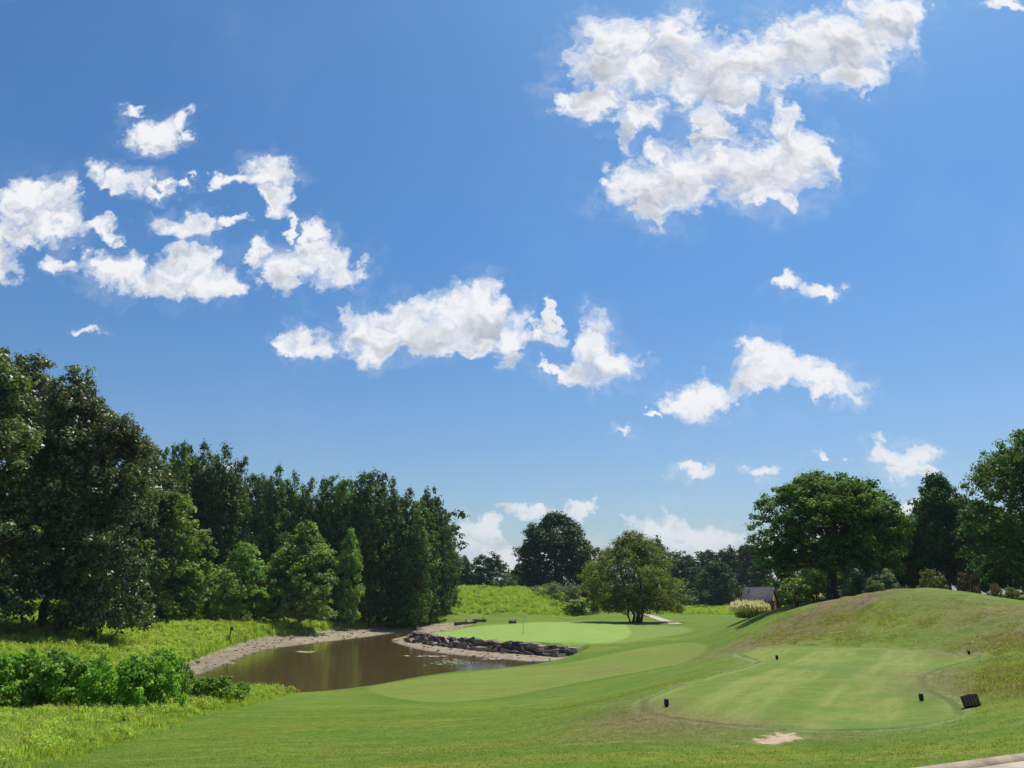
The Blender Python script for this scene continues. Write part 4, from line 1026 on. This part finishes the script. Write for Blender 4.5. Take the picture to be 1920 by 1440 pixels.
def pebbles():
    x, y = sample(60000, (-45, 15), (55, 150)); sm_ = sdf(mud, x, y); sp_ = sdf(pond, x, y); k = (sm_ < .05) & (sp_ > -.15); x, y = x[k][:1500], y[k][:1500]
    k = np.sin(x * 1.7 + y) + np.sin(y * 1.3 - x * .6) + RNG.normal(size=len(x)) * .6 > -.2; x, y = x[k], y[k]
    scatter('pebbles', np.stack([x, y, height(x, y)], -1), .08 + .30 * RNG.random(len(x)) ** 3, [src(r) for r in rocks[:3]], 'scattered stones and clods on the muddy pond shore', 'gravel')
pebbles()

# pampas grass
def pampas(px, d, w_px, top, label):
    x = uv_of(px, 1140)[0] * d; z = gz(x, d); h = CAMZ + uv_of(px, top)[1] * d - z; r = w_px * d / 1551 / 2
    e = empty('plumed_grass', (x, d, z)); tag(e, label, 'ornamental grass', 'clumps of pale plumed grass')
    V = []; Fc = []; vv = []; V2 = []; F2 = []; v2 = []
    for k in range(900):
        a = RNG.uniform(0, 2 * pi); q = math.sqrt(RNG.random()); bx = cos(a) * q * r * .75; by = sin(a) * q * r * .6; hh = h * (1 - .38 * q * q) * RNG.uniform(.5, .9)
        dr = np.array([cos(a) * r * .35, sin(a) * r * .3, 0]); b0 = np.array([bx, by, 0]); t_ = b0 + dr + np.array([0, 0, hh]); sd_ = np.array([-sin(a), cos(a), 0]) * .02
        n0 = len(V); V += [b0 - sd_, b0 + sd_, t_]; Fc.append((n0, n0 + 1, n0 + 2)); vv.append(RNG.random())
        if k % 4 != 0:
            th = h * .20 * RNG.uniform(.8, 1.5); w = .085 * RNG.uniform(.7, 1.3); ln = np.array([cos(a) * .08, sin(a) * .08, th])
            for tw in (0, 1):
                s_ = np.array([cos(a + tw * 1.57 + k), sin(a + tw * 1.57 + k), 0]) * w; n1 = len(V2)
                V2 += [t_, t_ + ln * .45 + s_, t_ + ln, t_ + ln * .45 - s_]; F2.append((n1, n1 + 1, n1 + 2, n1 + 3)); v2.append(RNG.random())
    link('blades', mesh_np('blades', np.array(V), np.array(Fc), M['reed'], False, {'v': ('FACE', vv)}), e)
    link('plumes', mesh_np('plumes', np.array(V2), np.array(F2), M['plume'], False, {'v': ('FACE', v2)}), e)
pampas(1405, 77, 68, 1126, 'large mound of pale yellow plumed grass in front of the small shingled building')
pampas(1508, 78, 28, 1117, 'pale plumed grass glowing behind the oak shadow, left clump')
pampas(1535, 80, 34, 1113, 'pale plumed grass glowing just left of the oak trunk')

def building():
    d = 98; x = uv_of(1424, 1120)[0] * d; z = gz(x, d) - .1
    e = empty('small_building', (x, d, z), radians(-34)); tag(e, 'small brick outbuilding with a grey shingled gable roof behind the plumed grass', 'building')
    hw, hd, hwl = 1.5, 1.9, 1.55 ; top = CAMZ + uv_of(1430, 1101)[1] * d - z
    wall = MB(); V = [(-hw, -hd, 0), (hw, -hd, 0), (hw, hd, 0), (-hw, hd, 0), (-hw, -hd, hwl), (hw, -hd, hwl), (hw, hd, hwl), (-hw, hd, hwl), (hw, 0, top - .12), (-hw, 0, top - .12)]
    wall.add(V, [(0, 1, 5, 4), (2, 3, 7, 6), (0, 4, 9, 7, 3), (1, 2, 6, 8, 5), (4, 5, 8, 9), (6, 7, 9, 8), (0, 3, 2, 1)]); link('wall', wall.mesh('wall', M['brick']), e)
    import itertools
    for s in (-1, 1):
        mb = MB(); ey = hd + .35; ez = hwl - .30; tz = top
        ex = hw + .28
        V = [(-ex, s * ey, ez), (ex, s * ey, ez), (ex, s * .004, tz), (-ex, s * .004, tz), (-ex, s * ey, ez - .12), (ex, s * ey, ez - .12), (ex, s * .004, tz - .12), (-ex, s * .004, tz - .12)]
        Fs = [(0, 1, 2, 3), (7, 6, 5, 4), (0, 4, 5, 1), (1, 5, 6, 2), (2, 6, 7, 3), (3, 7, 4, 0)]
        mb.add(V, Fs if s < 0 else [f[::-1] for f in Fs]); rf = link('roof', mb.mesh('roof', M['shingle']), e)
        if s < 0:
            for (fx, ft) in ((.3, .35), (.75, .30), (.0, .8)):
                px_ = (fx * 2 - 1) * hw * .7; yy = s * ey * (1 - ft); zz = ez + (tz - ez) * ft
                vb = MB(); vb.tube([(px_, yy, zz - .05), (px_, yy, zz + .25)], [.06, .06], 8); link('vent_pipe', vb.mesh('vent_pipe', M['metal' if fx > .2 and fx < .5 else 'trim']), rf)
    mb = MB(); mb.box((hw + .02, .1, 1.0), (.03, .45, .98)); link('door', mb.mesh('door', M['trim']), e)
    for s in (-1, 1):
        mb = MB(); L_ = math.hypot(hd + .35, top - hwl + .3); an = math.atan2(top - hwl + .3, hd + .35)
        mb.box((hw + .31, s * (hd + .35) / 2, (top + hwl - .3) / 2 - .09), (.02, L_ / 2, .09), rot(-s * an, 0, 0)); link('barge_board', mb.mesh('barge_board', M['trim']), e)
building()

# ------------------------------------------------------------------ paths
def ribbon(name, pts, w, mat, lift=.03, kind='structure'):
    p = chaikin(np.array(pts, float)[:, :2], 3, False); d = np.gradient(p, axis=0); d /= np.linalg.norm(d, axis=1, keepdims=True) + 1e-9; nn = np.stack([-d[:, 1], d[:, 0]], -1)
    V = []; k = 5
    for i in range(len(p)):
        for j in range(k):
            q = p[i] + nn[i] * w * (j / (k - 1) - .5); V.append((q[0], q[1], gz(q[0], q[1]) + lift))
    V = np.array(V); ii_ = np.arange(len(p) * k).reshape(-1, k); fq = np.stack([ii_[:-1, :-1], ii_[:-1, 1:], ii_[1:, 1:], ii_[1:, :-1]], -1).reshape(-1, 4)
    me = mesh_np(name, V, fq, mat, True); return tag(link(name, me), kind=kind)
ribbon('cart_path', [PD(1050, 205, 0)[:2], PD(1075, 200, 0)[:2], hit(1130, 1137), hit(1190, 1149), hit(1225, 1156), hit(1258, 1167), hit(1268, 1171)], 1.7, M['concrete'], .06)

def near_path():
    a = np.array(hit(1700, 1458)); b = np.array(hit(1920, 1428)); d = (b - a) / np.linalg.norm(b - a); nrm = np.array([d[1], -d[0]])   # towards the camera
    if nrm[1] > 0: nrm = -nrm
    # gently curving line of the kerb
    S_ = np.linspace(-9, 22, 90); kx = []
    for s in S_: kx.append(a + d * s + nrm * (.006 * (s - 2) ** 2))
    kx = np.array(kx)
    prof_k = [(.0, -.05), (.0, .03), (.015, .058), (.07, .066), (.11, .045), (.17, .012), (.17, -.05)]   # (towards camera, height)
    def sweep(prof, name, mat, nsplit=None):
        V = []
        for i, p in enumerate(kx):
            for (o_, h_) in prof: q = p + nrm * o_; V.append((q[0], q[1], gz(q[0], q[1]) + .03 + h_))
        k = len(prof); ii_ = np.arange(len(kx) * k).reshape(-1, k); fq = np.stack([ii_[:-1, :-1], ii_[1:, :-1], ii_[1:, 1:], ii_[:-1, 1:]], -1).reshape(-1, 4)
        return tag(link(name, mesh_np(name, np.array(V), fq, mat, False)), kind='structure')
    sweep(prof_k, 'kerb', M['kerb'])
    sweep([(.172, -.1), (.172, .010), (.9, .016), (1.8, .016), (2.6, .01), (2.6, -.2)], 'path', M['concrete'])
near_path()

# ------------------------------------------------------------------ air
def haze():
    mb = MB(); mb.box((0, 1150, 21.5), (1750, 1600, 24.5)); m = bpy.data.materials.new('haze_air'); m.use_nodes = True; t = NT(m.node_tree); t.n.clear()
    o = t.new('ShaderNodeOutputMaterial'); v = t.new('ShaderNodeVolumePrincipled'); v.inputs['Color'].default_value = (.72, .85, 1, 1); v.inputs['Density'].default_value = HAZE
    v.inputs['Anisotropy'].default_value = 0.2
    t.l.new(v.outputs[0], o.inputs['Volume']); tag(link('haze', mb.mesh('haze', m)), kind='stuff')
HAZE = 0.00011
haze()
